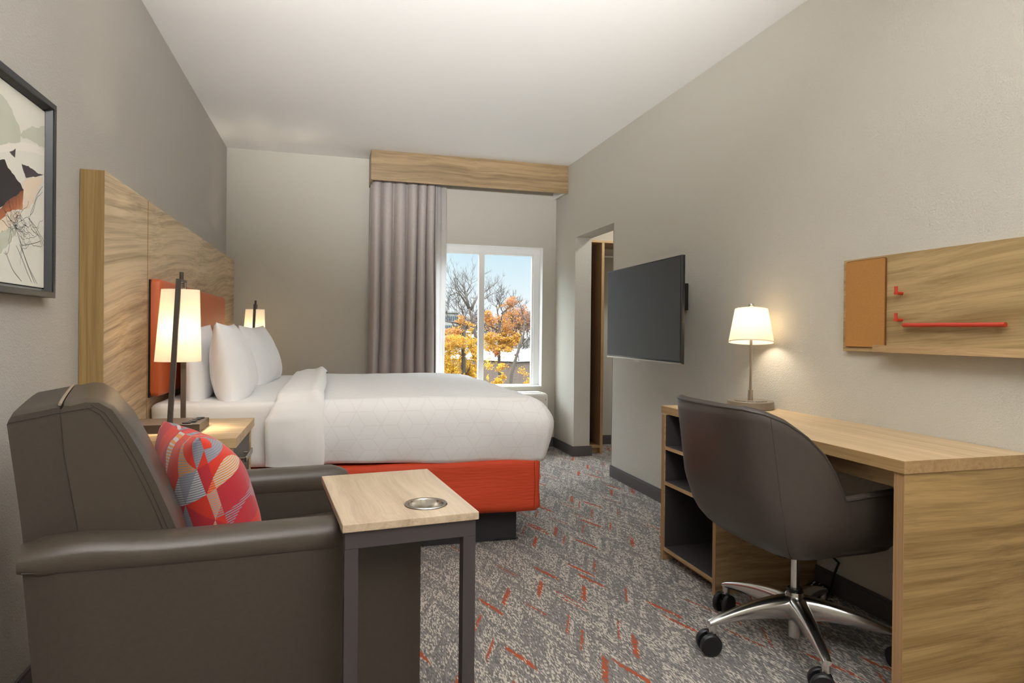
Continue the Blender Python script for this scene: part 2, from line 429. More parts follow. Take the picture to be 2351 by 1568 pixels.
c = link('sheer_curtain', MB().grid(curtain_mesh(.86, 1.005, 5.945, .02, 3, .03, 2.62, 4.1), 60, 20), SHEER)
tag(c, 'narrow white sheer curtain between the grey curtain and the window glass', 'curtain')

# air conditioner
v = thing('air_conditioner', 'off-white air conditioning unit under the window behind the bed foot', 'air conditioner', (1.46, 5.9, 0))
link('casing', MB().box(.95, 1.985, 5.78, YF - T - .001, .10, .55, .035, 4), PTAC_M, v, world=True)
link('control_flap', MB().box(1.55, 1.93, 5.83, 5.95, .549, .556, .002), PTAC_M, v, world=True)
link('screw_cap', MB().tube([(1.955, 5.781, .49), (1.955, 5.777, .49)], .006), NICKEL, v, world=True)
link('base', MB().box(1.0, 1.93, 5.80, 5.99, 0, .10, .003), DARKGREY, v, world=True)

# ------------------------------------------------------------------ headboard
HX = -0.808
v = thing('headboard', 'tall wood grain headboard panel with orange pad mounted along the left wall', 'headboard', (XL, 4.28, 0))
link('end_board', MB().box(XL + .001, HX - .001, 2.677, 2.695, 0, 1.707, .001), W_HEADSIDE, v, world=True)
for (a, b) in ((2.677, 3.247), (3.253, 5.219), (5.223, 5.895)):
    y0 = 2.696 if a < 2.7 else a
    link('wood_panel', MB().box(XL + .001, HX, y0, b, 0, 1.707, .0008), W_HEAD, v, world=True)
link('front_edge', MB().box(HX - .001, HX + .0006, 2.677, 2.696, 0, 1.707), W_HEAD, v, world=True)
link('seam_strip', MB().box(XL + .002, HX + .0006, 3.247, 3.253, 0, 1.7065), simple('brown seam', '9a6b34', .5), v, world=True)
# orange pad with rounded corners
def rrect(y0, y1, z0, z1, r, n=6):
    o = []
    for (cy, cz, a0) in ((y1 - r, z1 - r, 0), (y0 + r, z1 - r, 90), (y0 + r, z0 + r, 180), (y1 - r, z0 + r, 270)):
        for i in range(n + 1):
            a = math.radians(a0 + 90 * i / n); o.append((cy + r * math.cos(a), cz + r * math.sin(a)))
    return o
p = MB(); Y0, Y1, Z0, Z1 = 3.275, 5.12, .815, 1.357
levels = [(-.806, 0, .03), (-.772, 0, .03), (-.763, .004, .03), (-.758, .014, .03), (-.756, .04, .04)]
vs = []; n_ = 28
for (x, ins, r) in levels: vs += [(x, y, z) for (y, z) in rrect(Y0 + ins, Y1 - ins, Z0 + ins, Z1 - ins, r)]
fs = []
for i in range(len(levels) - 1):
    for k in range(n_): fs.append((i * n_ + k, i * n_ + (k + 1) % n_, (i + 1) * n_ + (k + 1) % n_, (i + 1) * n_ + k))
fs.append(tuple((len(levels) - 1) * n_ + k for k in range(n_)))
pad = link('orange_pad', p.add(vs, fs, 0, True), ORANGE, v, world=True, sharp=60); pad['label'] = 'orange upholstered vinyl pad'
link('pad_backing', MB().box(HX + .0005, -.800, 3.268, 5.125, .812, 1.352), BLACK, v, world=True)

# ------------------------------------------------------------------ bed
bed = thing('bed', 'king bed with red wrapped box spring and dark base against the headboard', 'bed', (.13, 4.21, 0))
link('bed_base', MB().box(-.78, .975, 3.36, 5.06, 0, .195, .003).box(.85, .983, 3.352, 3.375, .008, .014), BEDBASE, bed, world=True)
def box_round(x0, x1, y0, y1, z0, z1, r, seed, amp, nx=60, ny=60, nz=10):
    """soft box : rounded plan outline swept in z"""
    mb = MB(); out = []
    for (cx, cy, a0) in ((x1 - r, y1 - r, 0), (x0 + r, y1 - r, 90), (x0 + r, y0 + r, 180), (x1 - r, y0 + r, 270)):
        for i in range(7):
            a = math.radians(a0 + 15 * i); out.append((cx + r * math.cos(a), cy + r * math.sin(a), math.cos(a), math.sin(a)))
    # densify
    pts = []
    for i in range(len(out)):
        a, b = out[i], out[(i + 1) % len(out)]; d = math.hypot(a[0] - b[0], a[1] - b[1]); n = max(1, int(d / .05))
        for k in range(n): pts.append(tuple(a[q] + (b[q] - a[q]) * k / n for q in range(4)))
    n = len(pts); e = .02
    prof = [(-.06, z0 + .004), (-e, z0), (0, z0 + e)] + [(0, z0 + e + (z1 - z0 - 2 * e) * k / nz) for k in range(1, nz + 1)] + [(-e * .4, z1 - e * .4), (-e, z1), (-.045, z1 + .001)]
    vs = []
    for (off, z) in prof:
        for (x, y, nx_, ny_) in pts:
            d = amp * noise.noise((x * 5, y * 5, z * 9 + seed))
            vs.append((x + nx_ * (off + d), y + ny_ * (off + d), z + (amp * 1.2 * noise.noise((x * 3, y * 3, seed)) if z < z0 + .03 else 0)))
    fs = []
    for i in range(len(prof) - 1):
        for k in range(n): fs.append((i * n + k, i * n + (k + 1) % n, (i + 1) * n + (k + 1) % n, (i + 1) * n + k))
    fs.append(tuple(range(n))[::-1]); fs.append(tuple((len(prof) - 1) * n + k for k in range(n)))
    return mb.add(vs, fs, 0, True)
bs = link('box_spring', box_round(-.80, 1.072, 3.222, 5.21, .188, .462, .035, 3, .006), RED, bed, world=True, sharp=50); bs['label'] = 'red crinkled fabric box spring wrap'
link('wrap_seam', MB().tube([(1.03, 3.2205, .20), (1.035, 3.2195, .32), (1.03, 3.2205, .45)], .0014, 6), simple('dark red thread', '8e2a12', .8), bs, world=True)
link('mattress', box_round(-.80, 1.03, 3.245, 5.185, .475, .782, .06, 9, .005), SHEET, bed, world=True, sharp=50)

# duvet
def outline_pts(x0, x1, y0, y1, r):
    pts = []
    def seg(a, b, nrm):
        d = math.hypot(a[0] - b[0], a[1] - b[1]); n = max(1, int(d / .025))
        for k in range(n): pts.append((a[0] + (b[0] - a[0]) * k / n, a[1] + (b[1] - a[1]) * k / n, nrm[0], nrm[1]))
    def arc(cx, cy, a0, a1):
        n = 14
        for k in range(n): 
            a = math.radians(a0 + (a1 - a0) * k / n); pts.append((cx + r * math.cos(a), cy + r * math.sin(a), math.cos(a), math.sin(a)))
    seg((x0, y0), (x1 - r, y0), (0, -1)); arc(x1 - r, y0 + r, -90, 0)
    seg((x1, y0 + r), (x1, y1 - r), (1, 0)); arc(x1 - r, y1 - r, 0, 90)
    seg((x1 - r, y1), (x0, y1), (0, 1)); pts.append((x0, y1, 0, 1))
    return pts
def duvet_bm():
    x0, x1, y0, y1 = -.255, 1.085, 3.235, 5.195
    P_ = outline_pts(x0, x1, y0, y1, .06); n = len(P_)
    zt = .792
    rings = [('c', r) for r in (0.0, .15, .3, .45, .6, .72, .82, .9, .95)] + \
            [('o', o, z) for (o, z) in ((-.035, .788), (-.012, .775), (.006, .755), (.018, .73), (.026, .70), (.030, .665), (.030, .63), (.027, .59), (.022, .55), (.015, .51), (.006, .47), (-.004, .445), (-.02, .442))]
    vs = []; uvs = []; s = 0; arc = [0]
    for i in range(1, n): arc.append(arc[-1] + math.hypot(P_[i][0] - P_[i - 1][0], P_[i][1] - P_[i - 1][1]))
    ym = (y0 + y1) / 2
    for rg in rings:
        for i, (x, y, nx, ny) in enumerate(P_):
            foot = max(0, min(1, (x - .75) / .33)); corner = foot * max(0, min(1, abs(y - ym) / 1.0 - .62) * 2.6) if x > .7 else 0
            if rg[0] == 'c':
                cx = min(x, x1 - .85); r = rg[1]
                px_, py_ = cx + (x - cx) * r, ym + (y - ym) * r
                z = zt + .008 * (1 - r * r) - (.02 * foot * r ** 6)
                z += .009 * noise.noise((px_ * 3.1, py_ * 3.1, 2)) + .004 * noise.noise((px_ * 9, py_ * 9, 5))
                vs.append((px_, py_, z)); uvs.append((px_, py_))
            else:
                off, z = rg[1], rg[2]
                dz = zt - z
                off2 = off + corner * .035 * math.sin(min(1, dz / .18) * PI * .62) + foot * (nx > .5) * .012
                bot = max(0, min(1, (.60 - z) / .16))
                off2 -= corner * bot * .03
                zz = z - .03 * foot * max(0, 1 - abs(dz - .05) / .12)
                zz += (.045 * (1 - max(0, min(1, (x + .2) / 1.2)))) * bot
                w = .007 * noise.noise((arc[i] * 2.2, dz * 3.0, 3)) + .005 * math.sin(arc[i] * 15 + 3 * noise.noise((arc[i] * 2, dz * 4, 1))) * bot
                off2 += w + .003 * noise.noise((arc[i] * 9, dz * 12, 7))
                zz += .008 * noise.noise((arc[i] * 3.3, 1, 1)) * bot
                qx, qy = x + nx * off2, y + ny * off2
                vs.append((qx, qy, zz)); uvs.append((x + nx * dz, y + ny * dz))
    fs = []
    m = len(rings)
    for a in range(m - 1):
        for k in range(n - 1): fs.append((a * n + k, a * n + k + 1, (a + 1) * n + k + 1, (a + 1) * n + k))
    return vs, fs, uvs
vs, fs, uvs = duvet_bm()
dv = link('duvet', MB().add(vs, fs, 0, True), DUVET, None, sharp=0, recalc=False)
uvl = dv.data.uv_layers.new(name='UVMap')
for lp in dv.data.loops: uvl.data[lp.index].uv = uvs[lp.vertex_index]
tag(dv, 'white quilted duvet with faint cube pattern spread over the bed', 'duvet')
# turned-down top sheet band, child of the duvet
def band(x0, x1, lift):
    prof = [(3.262, .478)]
    for (o, z) in ((.006, .47), (.016, .51), (.024, .56), (.030, .62), (.032, .67), (.028, .71), (.018, .745), (.004, .775), (-.02, .799), (-.06, .808), (-.2, .812), (-.4, .814), (-.7, .815), (-.98, .815)):
        prof.append((3.235 - o, z))
    full = prof[1:] + [(2 * 4.215 - y, z) for (y, z) in reversed(prof[1:-1])]
    nx = 26
    def fn(a, b):
        i = b * (len(full) - 1); i0 = min(int(i), len(full) - 2); t = i - i0
        y = full[i0][0] + (full[i0 + 1][0] - full[i0][0]) * t; z = full[i0][1] + (full[i0 + 1][1] - full[i0][1]) * t
        sgn = -1 if y < 4.215 else 1
        top = max(0, min(1, (z - .70) / .09))
        x = x0 + (x1 - x0) * a + .012 * noise.noise((1.5 * b * 5, 0, 3)) * (.4 + .6 * a) + .004 * noise.noise((b * 17, a, 3))
        x += .045 * top * (1 - a)
        th = lift * (math.sin(PI * min(1, max(0, a))) ** .35)
        ridge = .024 * math.exp(-((a - .82) / .13) ** 2) * top
        y += sgn * th * (1 - top) + sgn * .006 * noise.noise((a * 3, b * 16, 8)) * (1 - top)
        z += th * top + ridge + .007 * noise.noise((a * 4, b * 22, 5)) * top
        hemw = max(0, min(1, (.58 - z) / .10)); z += hemw * (.006 * noise.noise((a * 5, 2, 2)) + .012 * (1 - a))
        return (x, y, z)
    return fn
tb = link('turned_down_sheet', MB().grid(band(-.30, -.035, .021), 26, 120), SHEET, dv, world=True, sharp=0); tb['label'] = 'smooth white sheet folded back over the duvet'

# pillows
def pillow_mesh(w, h, t, seed, ear=.05, sag=.0, wr=.012, n=34):
    """w along X, h along Z, thickness along Y"""
    mb = MB()
    def side(sg):
        def fn(a, b):
            u = a * 2 - 1; q = b * 2 - 1
            u = math.copysign(abs(u) ** .8, u) if abs(u) > 0 else 0; q = math.copysign(abs(q) ** .8, q) if abs(q) > 0 else 0
            e = (max(0, 1 - abs(u) ** 2.6) * max(0, 1 - abs(q) ** 2.6)) ** .5
            # concave edges between pointed corners
            x = u * w / 2 * (1 - ear * (1 - abs(q) ** 1.6) * 1.2 + .0)
            z = q * h / 2 * (1 - ear * (1 - abs(u) ** 1.6) * 1.6)
            th = t / 2 * e * (1 - sag * q)
            # creases radiating from corners
            th += wr * e ** .5 * noise.noise((x * 6, z * 6, seed)) + wr * .5 * noise.noise((x * 16, z * 9, seed + 3)) * e ** .5
            if sg > 0: pass
            return (x, sg * th + .02 * noise.noise((x * 2, z * 2, seed + 8)), z)
        return fn
    mb.grid(side(-1), n, n); mb.grid(side(1), n, n)
    return mb
def weld(o, d=.0006):
    b = bmesh.new(); b.from_mesh(o.data); bmesh.ops.remove_doubles(b, verts=b.verts, dist=d); bmesh.ops.recalc_face_normals(b, faces=b.faces)
    for f_ in b.faces: f_.smooth = True
    b.to_mesh(o.data); b.free(); return o
GP = 'white pillows on the bed'
for (nm, loc, tilt, w, h, t, sd, yaw, lab) in (
    ('pillow', (-.672, 3.765, .945), 4, .84, .42, .14, 5, 2, 'white pillow against the orange pad on the bed side by the lit lamp and armchair'),
    ('pillow', (-.668, 4.66, .945), 4, .84, .42, .14, 15, -1, 'white pillow against the orange pad on the window side of the bed'),
    ('pillow', (-.515, 3.735, .950), 9, .84, .43, .20, 25, 2, 'white pillow leaning in front on the bed side by the armchair, largest in view'),
    ('pillow', (-.478, 4.68, .947), 13, .86, .43, .20, 35, -3, 'white pillow leaning in front on the window side of the bed')):
    o = link(nm, pillow_mesh(w, h, t, sd, sag=.32), PILLOW_M, None, sharp=0); weld(o)
    o.location = loc
    # X(local)->world Y, thickness -> world X, lean the top back toward the headboard
    o.rotation_euler = (Matrix.Rotation(math.radians(yaw), 4, 'Z') @ Matrix.Rotation(math.radians(-tilt), 4, 'Y') @ Matrix.Rotation(math.radians(90), 4, 'Z')).to_euler()
    tag(o, lab, 'pillow', GP)

# ------------------------------------------------------------------ nightstands and bedside lamps
def make_nightstand(label):
    """local: x out from the headboard, y along it (0..0.585)"""
    v = thing('nightstand', label, 'nightstand', (HX + .003, 2.603, 0), 0, 'nightstands beside the bed')
    link('top_board', MB().box(0, .461, 0, .585, .682, .72, .0015), W_NS, v)
    link('cabinet_body', MB().box(0, .448, .006, .026, .10, .681, .001).box(0, .448, .559, .579, .10, .681, .001).box(0, .43, .026, .559, .10, .118).box(0, .012, .026, .559, .118, .681), W_NS, v)
    link('plinth', MB().box(.02, .40, .03, .555, 0, .10), DARKGREY, v)
    d = link('drawer', MB().box(.425, .442, .028, .557, .41, .676, .001).box(.02, .425, .04, .545, .43, .60), DRAWER, v); d['label'] = 'grey drawer front'
    h = MB(); 
    h.tube([(.442, .235, .600), (.466, .235, .600)], .006, 10); h.tube([(.442, .375, .600), (.466, .375, .600)], .006, 10)
    h.box(.466, .474, .20, .41, .590, .612, .0015)
    link('handle', h, NICKEL, d)
    d2 = link('drawer', MB().box(.425, .442, .028, .557, .13, .40, .001).box(.02, .425, .04, .545, .14, .33), DRAWER, v); d2['label'] = 'lower grey drawer front'
    h = MB(); h.tube([(.442, .235, .33), (.466, .235, .33)], .006, 10); h.tube([(.442, .375, .33), (.466, .375, .33)], .006, 10); h.box(.466, .474, .20, .41, .320, .342, .0015)
    link('handle', h, NICKEL, d2)
    return v
ns = make_nightstand('wooden nightstand with grey drawers between armchair and bed, carrying the large lit lamp')
ns2 = copy_tree(ns); ns2.location = (HX + .003, 5.255, 0); ns2['label'] = 'wooden nightstand hidden behind the bed near the window curtain'

def make_lamp(label):
    v = thing('bedside_lamp', label, 'table lamp', (-.605, 2.873, .7205), 0, 'bedside lamps with bronze A-frames')
    W = lambda *p: Vector(p) - Vector((-.605, 2.873, .7205))
    b = MB().box(-.185, .104, -.102, .104, 0, .033, .0015)
    base = link('base', b, BRONZE, v)
    for i, (x, y) in enumerate(((.055, -.075), (.068, -.04), (.066, -.006), (.072, .03), (.078, .072))):
        link('power_socket', MB().box(x - .017, x + .012, y - .011, y + .011, .033, .038, .001), BLACK, base)
    fr = MB()
    def bar(a, c, w, d):
        a, c = Vector(a), Vector(c); t = (c - a).normalized(); sx = Vector((1, 0, 0)); sx = (sx - t * sx.dot(t)).normalized(); sy = t.cross(sx)
        vs = [p + sx * i * w / 2 + sy * j * d / 2 for p in (a, c) for (i, j) in ((-1, -1), (1, -1), (1, 1), (-1, 1))]
        fr.add(vs, [(0, 1, 2, 3), (7, 6, 5, 4), (0, 4, 5, 1), (1, 5, 6, 2), (2, 6, 7, 3), (3, 7, 4, 0)])
    A0 = (-.002, -.110, 0); A1 = (.013, -.040, .607); B0 = (.002, .112, .0); B1 = (.013, .052, .607)
    bar(A0, A1, .019, .012); bar(B0, B1, .019, .012); bar((.013, -.046, .601), (.013, .058, .601), .019, .012)
    link('frame', fr, BRONZE, v)
    fi = MB().tube([(.013, .006, .607), (.013, .006, .638)], .008, 12).tube([(.013, .006, .595), (.013, .006, .572)], .013, 12).tube([(.013, .006, .575), (.013, .006, .44)], .006, 8)
    link('finial', fi, BRONZE, v)
    def sh(z): return z
    prof = [(.0865, .275), (.071, .567), (.069, .567), (.0845, .275)]
    s = MB(); n = 48
    vs = []
    for (r, z) in prof:
        k_ = (z - .275) / .292
        for k in range(n):
            q = 2 * PI * k / n; vs.append((.003 + .008 * k_ + r * math.cos(q), .003 + r * .70 * math.sin(q), z))
    fs = []
    for i in range(4):
        j = (i + 1) % 4
        for k in range(n): fs.append((i * n + k, i * n + (k + 1) % n, j * n + (k + 1) % n, j * n + k))
    s.add(vs, fs, 0, True); sd = link('lamp_shade', s, SHADE, v, sharp=50)
    link('bulb', MB().lathe([(.0, .36), (.018, .37), (.026, .395), (.022, .42), (.012, .44), (0, .445)], 20, (.008, .004, 0)), BULB, v)
    return v
lm = make_lamp('large lit bedside lamp with bronze A-frame on the nightstand behind the armchair')
lm2 = copy_tree(lm); lm2.location = (-.605, 5.49, .7205); lm2['label'] = 'small distant lit bedside lamp beyond the pillows by the far wall'

def point(name, loc, w, col, r=.03):
    l = bpy.data.lights.new(name, 'POINT'); l.energy = w; l.color = col; l.shadow_soft_size = r
    o = bpy.data.objects.new(name, l); COL.objects.link(o); o.location = loc; return o
WARM = (1.0, .85, .66)
for (L_, w) in ((lm, 48), (lm2, 46)):
    o = point('lamp_light', Vector(L_.location) + Vector((.008, .004, .40)), w, WARM, .03); o.parent = None

# ------------------------------------------------------------------ framed picture on the left wall
v = thing('framed_picture', 'abstract ink and watercolour print in charcoal frame on the left wall', 'picture', (XL, 2.1, 1.54))
PX = XL + .034; Y0, Y1, Z0, Z1 = 1.62, 2.381, 1.223, 1.838
fw = .030
fr = MB()
def framebar(mb, y0, y1, z0, z1, w, x0, x1, mi=0):
    mb.box(x0, x1, y0, y1, z1 - w, z1, 0.0008, 1, mi); mb.box(x0, x1, y0, y1, z0, z0 + w, .0008, 1, mi)
    mb.box(x0, x1, y0, y0 + w, z0 + w, z1 - w, .0008, 1, mi); mb.box(x0, x1, y1 - w, y1, z0 + w, z1 - w, .0008, 1, mi)
framebar(fr, Y0, Y1, Z0, Z1, .018, XL + .001, PX)
link('frame', fr, FRAME_M, v, world=True)
f2 = MB(); y0, y1, z0, z1 = Y0 + .018, Y1 - .018, Z0 + .018, Z1 - .018; w = .009; xa, xb = PX - .004, XL + .012
def quad(a, b, c_, d): f2.add([a, b, c_, d], [(0, 1, 2, 3)])
quad((xa, y0, z1), (xa, y1, z1), (xb, y1 - w, z1 - w), (xb, y0 + w, z1 - w)); quad((xa, y0, z0), (xa, y1, z0), (xb, y1 - w, z0 + w), (xb, y0 + w, z0 + w))
quad((xa, y1, z0), (xa, y1, z1), (xb, y1 - w, z1 - w), (xb, y1 - w, z0 + w)); quad((xa, y0, z0), (xa, y0, z1), (xb, y0 + w, z1 - w), (xb, y0 + w, z0 + w))
link('inner_bevel', f2, simple('grey frame bevel', '3d4044', .25), v, world=True)
ARTX = XL + .012
def art_mats():
    res = []
    for (nm, a, b_, sc, ro) in (('art paper', 'eae6da', 'e2e2d8', 6, .3), ('art sage wash', 'bcc2b0', 'd0d0c0', 9, .3), ('art ink black', '17131a', '221a22', 8, .3), ('art plum', '4a4048', '2e2830', 12, .3), ('art pale peach', 'ead2b8', 'e6dccb', 14, .3), ('art fine ink line', '4c5058', '33363e', 12, .3)):
        res.append(simple(nm, a, ro, var=(b_, sc), spec=.4))
    m, t, b = mat('art orange to black'); b.inputs['Roughness'].default_value = .3
    tc = t.nodes.new('ShaderNodeTexCoord'); mp = t.nodes.new('ShaderNodeMapping'); sp = t.nodes.new('ShaderNodeSeparateXYZ'); t.links.new(tc.outputs['Object'], sp.inputs[0])
    # diagonal ramp printed in the artwork (object space)
    q = N(t, sp.outputs[1]) * .55 + N(t, sp.outputs[2]) * -1.0
    rp = t.nodes.new('ShaderNodeValToRGB'); t.links.new((q * 5.0 + 0.05).s, rp.inputs['Fac'])
    cr = rp.color_ramp; cr.elements[0].position = .25; cr.elements[0].color = lin('17131a'); cr.elements[1].position = .55; cr.elements[1].color = lin('b5673a')
    e_ = cr.elements.new(.85); e_.color = lin('e9c39c'); t.links.new(rp.outputs['Color'], b.inputs['Base Color'])
    res.append(m); res.append(simple('art warm white wash', 'efeae0', .3, spec=.4)); return res
AM = art_mats()
art = MB(); art.box(XL + .004, ARTX, Y0 + .03, Y1 - .03, Z0 + .03, Z1 - .03)
def wob(pts, amp, seed, sub=5):
    out = []
    for i in range(len(pts)):
        a, b = pts[i], pts[(i + 1) % len(pts)]
        for k in range(sub):
            t = k / sub; x = a[0] + (b[0] - a[0]) * t; z = a[1] + (b[1] - a[1]) * t
            out.append((x + amp * noise.noise((x * 60, z * 60, seed)), z + amp * noise.noise((x * 60, z * 60, seed + 5))))
    return out
def shape(pts, mi, lay, amp=.006, seed=1):
    q = wob(pts, amp, seed); art.add([(ARTX + .00008 * lay, y, z) for (y, z) in q], [tuple(range(len(q)))], mi)
def cl_(l): return [(min(y, 2.349), min(max(z, 1.258), 1.804)) for (y, z) in l]
def shp(l, mi, lay, amp, sd): shape(cl_(l), mi, lay, amp, sd)
shp([(1.66, 1.80), (1.9, 1.80), (2.068, 1.764), (2.099, 1.76), (2.135, 1.746), (2.154, 1.725), (2.184, 1.711), (2.189, 1.667), (2.16, 1.65), (2.114, 1.644), (2.07, 1.625), (1.9, 1.64), (1.66, 1.62)], 1, 1, .006, 2)
shp([(2.174, 1.681), (2.204, 1.704), (2.26, 1.735), (2.30, 1.742), (2.35, 1.765), (2.35, 1.693), (2.31, 1.691), (2.26, 1.692), (2.209, 1.684)], 1, 2, .006, 4)
shp([(2.07, 1.625), (2.123, 1.644), (2.199, 1.67), (2.30, 1.688), (2.35, 1.682), (2.35, 1.668), (2.261, 1.659), (2.123, 1.622), (2.07, 1.605)], 7, 3, .004, 5)
shp([(2.201, 1.55), (2.221, 1.566), (2.284, 1.587), (2.345, 1.60), (2.317, 1.556), (2.274, 1.508), (2.243, 1.483), (2.207, 1.475), (2.204, 1.513)], 4, 2, .010, 6)
shp([(1.8, 1.40), (2.072, 1.422), (2.117, 1.452), (2.192, 1.467), (2.164, 1.433), (2.099, 1.396), (2.073, 1.388), (1.8, 1.36)], 4, 3, .010, 7)
shp([(1.7, 1.37), (2.073, 1.388), (2.126, 1.413), (2.173, 1.425), (2.164, 1.401), (2.109, 1.353), (2.074, 1.327), (1.7, 1.30)], 1, 2, .009, 8)
shp([(1.85, 1.44), (2.072, 1.455), (2.125, 1.49), (2.209, 1.535), (2.204, 1.472), (2.154, 1.465), (2.117, 1.452), (2.072, 1.418), (1.85, 1.40)], 6, 4, .006, 9)
shp([(1.75, 1.60), (1.9, 1.62), (2.07, 1.586), (2.096, 1.591), (2.115, 1.575), (2.152, 1.562), (2.186, 1.547), (2.208, 1.532), (2.170, 1.512), (2.125, 1.489), (2.072, 1.454), (1.9, 1.44), (1.75, 1.48)], 2, 5, .004, 10)
shp([(2.121, 1.62), (2.159, 1.639), (2.156, 1.614)], 3, 6, .002, 11)
shp([(2.195, 1.604), (2.225, 1.609), (2.262, 1.608), (2.305, 1.602), (2.344, 1.607), (2.305, 1.596), (2.262, 1.583), (2.223, 1.572), (2.21, 1.589)], 3, 6, .004, 12)
def ink(l, w, sd):
    q = []
    for i in range(len(l) - 1):
        for k in range(8):
            t = k / 8; q.append((l[i][0] + (l[i + 1][0] - l[i][0]) * t + .005 * noise.noise((i + t, sd, 0)), l[i][1] + (l[i + 1][1] - l[i][1]) * t + .005 * noise.noise((i + t, sd, 9))))
    q = cl_(q)
    for (ya, za), (yb, zb) in zip(q, q[1:]):
        d = math.hypot(yb - ya, zb - za)
        if d < 1e-5: continue
        ny, nz = -(zb - za) / d * w, (yb - ya) / d * w
        art.add([(ARTX + .0008, ya + ny, za + nz), (ARTX + .0008, yb + ny, zb + nz), (ARTX + .0008, yb - ny, zb - nz), (ARTX + .0008, ya - ny, za - nz)], [(0, 1, 2, 3)], 5)
for i, l in enumerate(([(2.253, 1.466), (2.28, 1.495), (2.306, 1.534), (2.34, 1.556)], [(2.250, 1.46), (2.275, 1.50), (2.300, 1.538), (2.345, 1.575)], [(2.243, 1.455), (2.297, 1.435), (2.33, 1.413), (2.349, 1.395)], [(2.24, 1.46), (2.29, 1.425), (2.32, 1.41), (2.349, 1.38)], [(2.165, 1.365), (2.225, 1.307), (2.273, 1.258)], [(2.184, 1.372), (2.246, 1.309), (2.311, 1.258)], [(2.18, 1.39), (2.235, 1.32), (2.295, 1.258)], [(2.1, 1.339), (2.147, 1.295), (2.206, 1.258)], [(2.1, 1.45), (2.16, 1.41), (2.2, 1.37), (2.28, 1.385), (2.33, 1.40)])):
    ink(l, .0007, i * 3.1)
random.seed(4)
for i in range(8, 44):       # fine ink lines
    y, z = (2.20 + random.uniform(-.07, .07), 1.42 + random.uniform(-.04, .04)); a = random.uniform(0, 2 * PI)
    pts = []
    for k in range(9):
        pts.append((y, z)); a += random.uniform(-.7, .7) if i > 7 else random.uniform(-.08, .08); st = .011 if i > 7 else .019; y += st * math.cos(a); z += st * math.sin(a)
        if not (1.66 < y < 2.348 and 1.262 < z < 1.815): break
    for k in range(len(pts) - 1):
        (ya, za), (yb, zb) = pts[k], pts[k + 1]; d = math.hypot(yb - ya, zb - za); ny, nz = -(zb - za) / d * .0005, (yb - ya) / d * .0005
        art.add([(ARTX + .0007, ya + ny, za + nz), (ARTX + .0007, yb + ny, zb + nz), (ARTX + .0007, yb - ny, zb - nz), (ARTX + .0007, ya - ny, za - nz)], [(0, 1, 2, 3)], 5)
link('print', art, AM, v, world=True, recalc=False)

# ------------------------------------------------------------------ armchair (local: x forward, y across, origin at near front corner on the floor)
ac = thing('armchair', 'dark taupe vinyl armchair in the foreground facing the side table', 'armchair', (.23, 1.66, 0), math.radians(16))
def loft(sections, mb, closed=True, cap=True, M=None):
    n = len(sections[0]); vs = [p for s_ in sections for p in s_]; fs = []
    for i in range(len(sections) - 1):
        for k in range(n if closed else n - 1): fs.append((i * n + k, i * n + (k + 1) % n, (i + 1) * n + (k + 1) % n, (i + 1) * n + k))
    if cap: fs.append(tuple(range(n))[::-1]); fs.append(tuple((len(sections) - 1) * n + k for k in range(n)))
    return mb.add(vs, fs, 0, True, M)
def arm_parts(v0, sgn):
    """v0: outer face offset, sgn +1 when the inside lies toward +y"""
    w = .115
    def seam(x): t = (x + .83) / .83; return .650 - .063 * min(1, max(0, t)) ** .8 - (.0 if sgn > 0 else .012)
    # side panel
    xs = [-.83 + .83 * i / 16 for i in range(17)]
    secs = []
    for x in xs:
        e = 0.012 * (1 - min(1, (x + .83) / .03)) + .012 * (1 - min(1, -x / .03 if x < 0 else 0))
        y_o = v0 + sgn * e; y_i = v0 + sgn * (w + .001)
        z1 = seam(x) + .01
        rr_ = max(0, 1 - (x + .83) / .2)
        secs.append([(x + .05 * rr_, y_o + sgn * .002, .035), (x + .028 * rr_, y_o - sgn * .001, .30), (x, y_o, z1), (x, y_i, z1), (x + .028 * rr_, y_i, .30), (x + .05 * rr_, y_i, .035)])
    mb = MB(); loft(secs, mb)
    link('side_panel', mb, LEATHER_PANEL, ac, sharp=40)
    # padded arm roll
    secs = []
    N_ = 20
    for i in range(23):
        x = -.838 + .845 * i / 22
        t = i / 22
        endf = min(1, math.sqrt(max(0, 1 - (1 - min(1, t / .03)) ** 2)) if t < .03 else 1)
        endf2 = min(1, math.sqrt(max(0, 1 - (1 - min(1, (1 - t) / .05)) ** 2)) if t > .95 else 1)
        k_ = max(.72, endf * endf2)
        z0 = seam(x) - .006; top = (.697 - .046 * t if sgn > 0 else .688 - .032 * t) + .012 * math.exp(-((t - .12) / .1) ** 2); cz = (z0 + top) / 2; hz = (top - z0) / 2 * k_
        cy = v0 + sgn * (w / 2 - .001); hy = (w / 2 + .004) * (1 if k_ > .9 else .75 + .25 * k_)
        ring = []
        for q in range(N_):
            a = 2 * PI * q / N_; ca, sa = math.cos(a), math.sin(a)
            ex = .50
            ring.append((x, cy + hy * math.copysign(abs(ca) ** ex, ca), cz + hz * math.copysign(abs(sa) ** (ex + .1), sa) - (.006 * abs(ca) ** 3 if sa > 0 else 0)))
        secs.append(ring)
    mb = MB(); loft(secs, mb)
    ap = link('arm_pad', mb, LEATHER, ac, sharp=60)
    link('arm_seam', MB().tube([(x, v0 - sgn * .0006, seam(x) + .008) for x in xs], .0013, 6), THREAD, ap)
    return
arm_parts(0.0, 1); arm_parts(.755, -1)
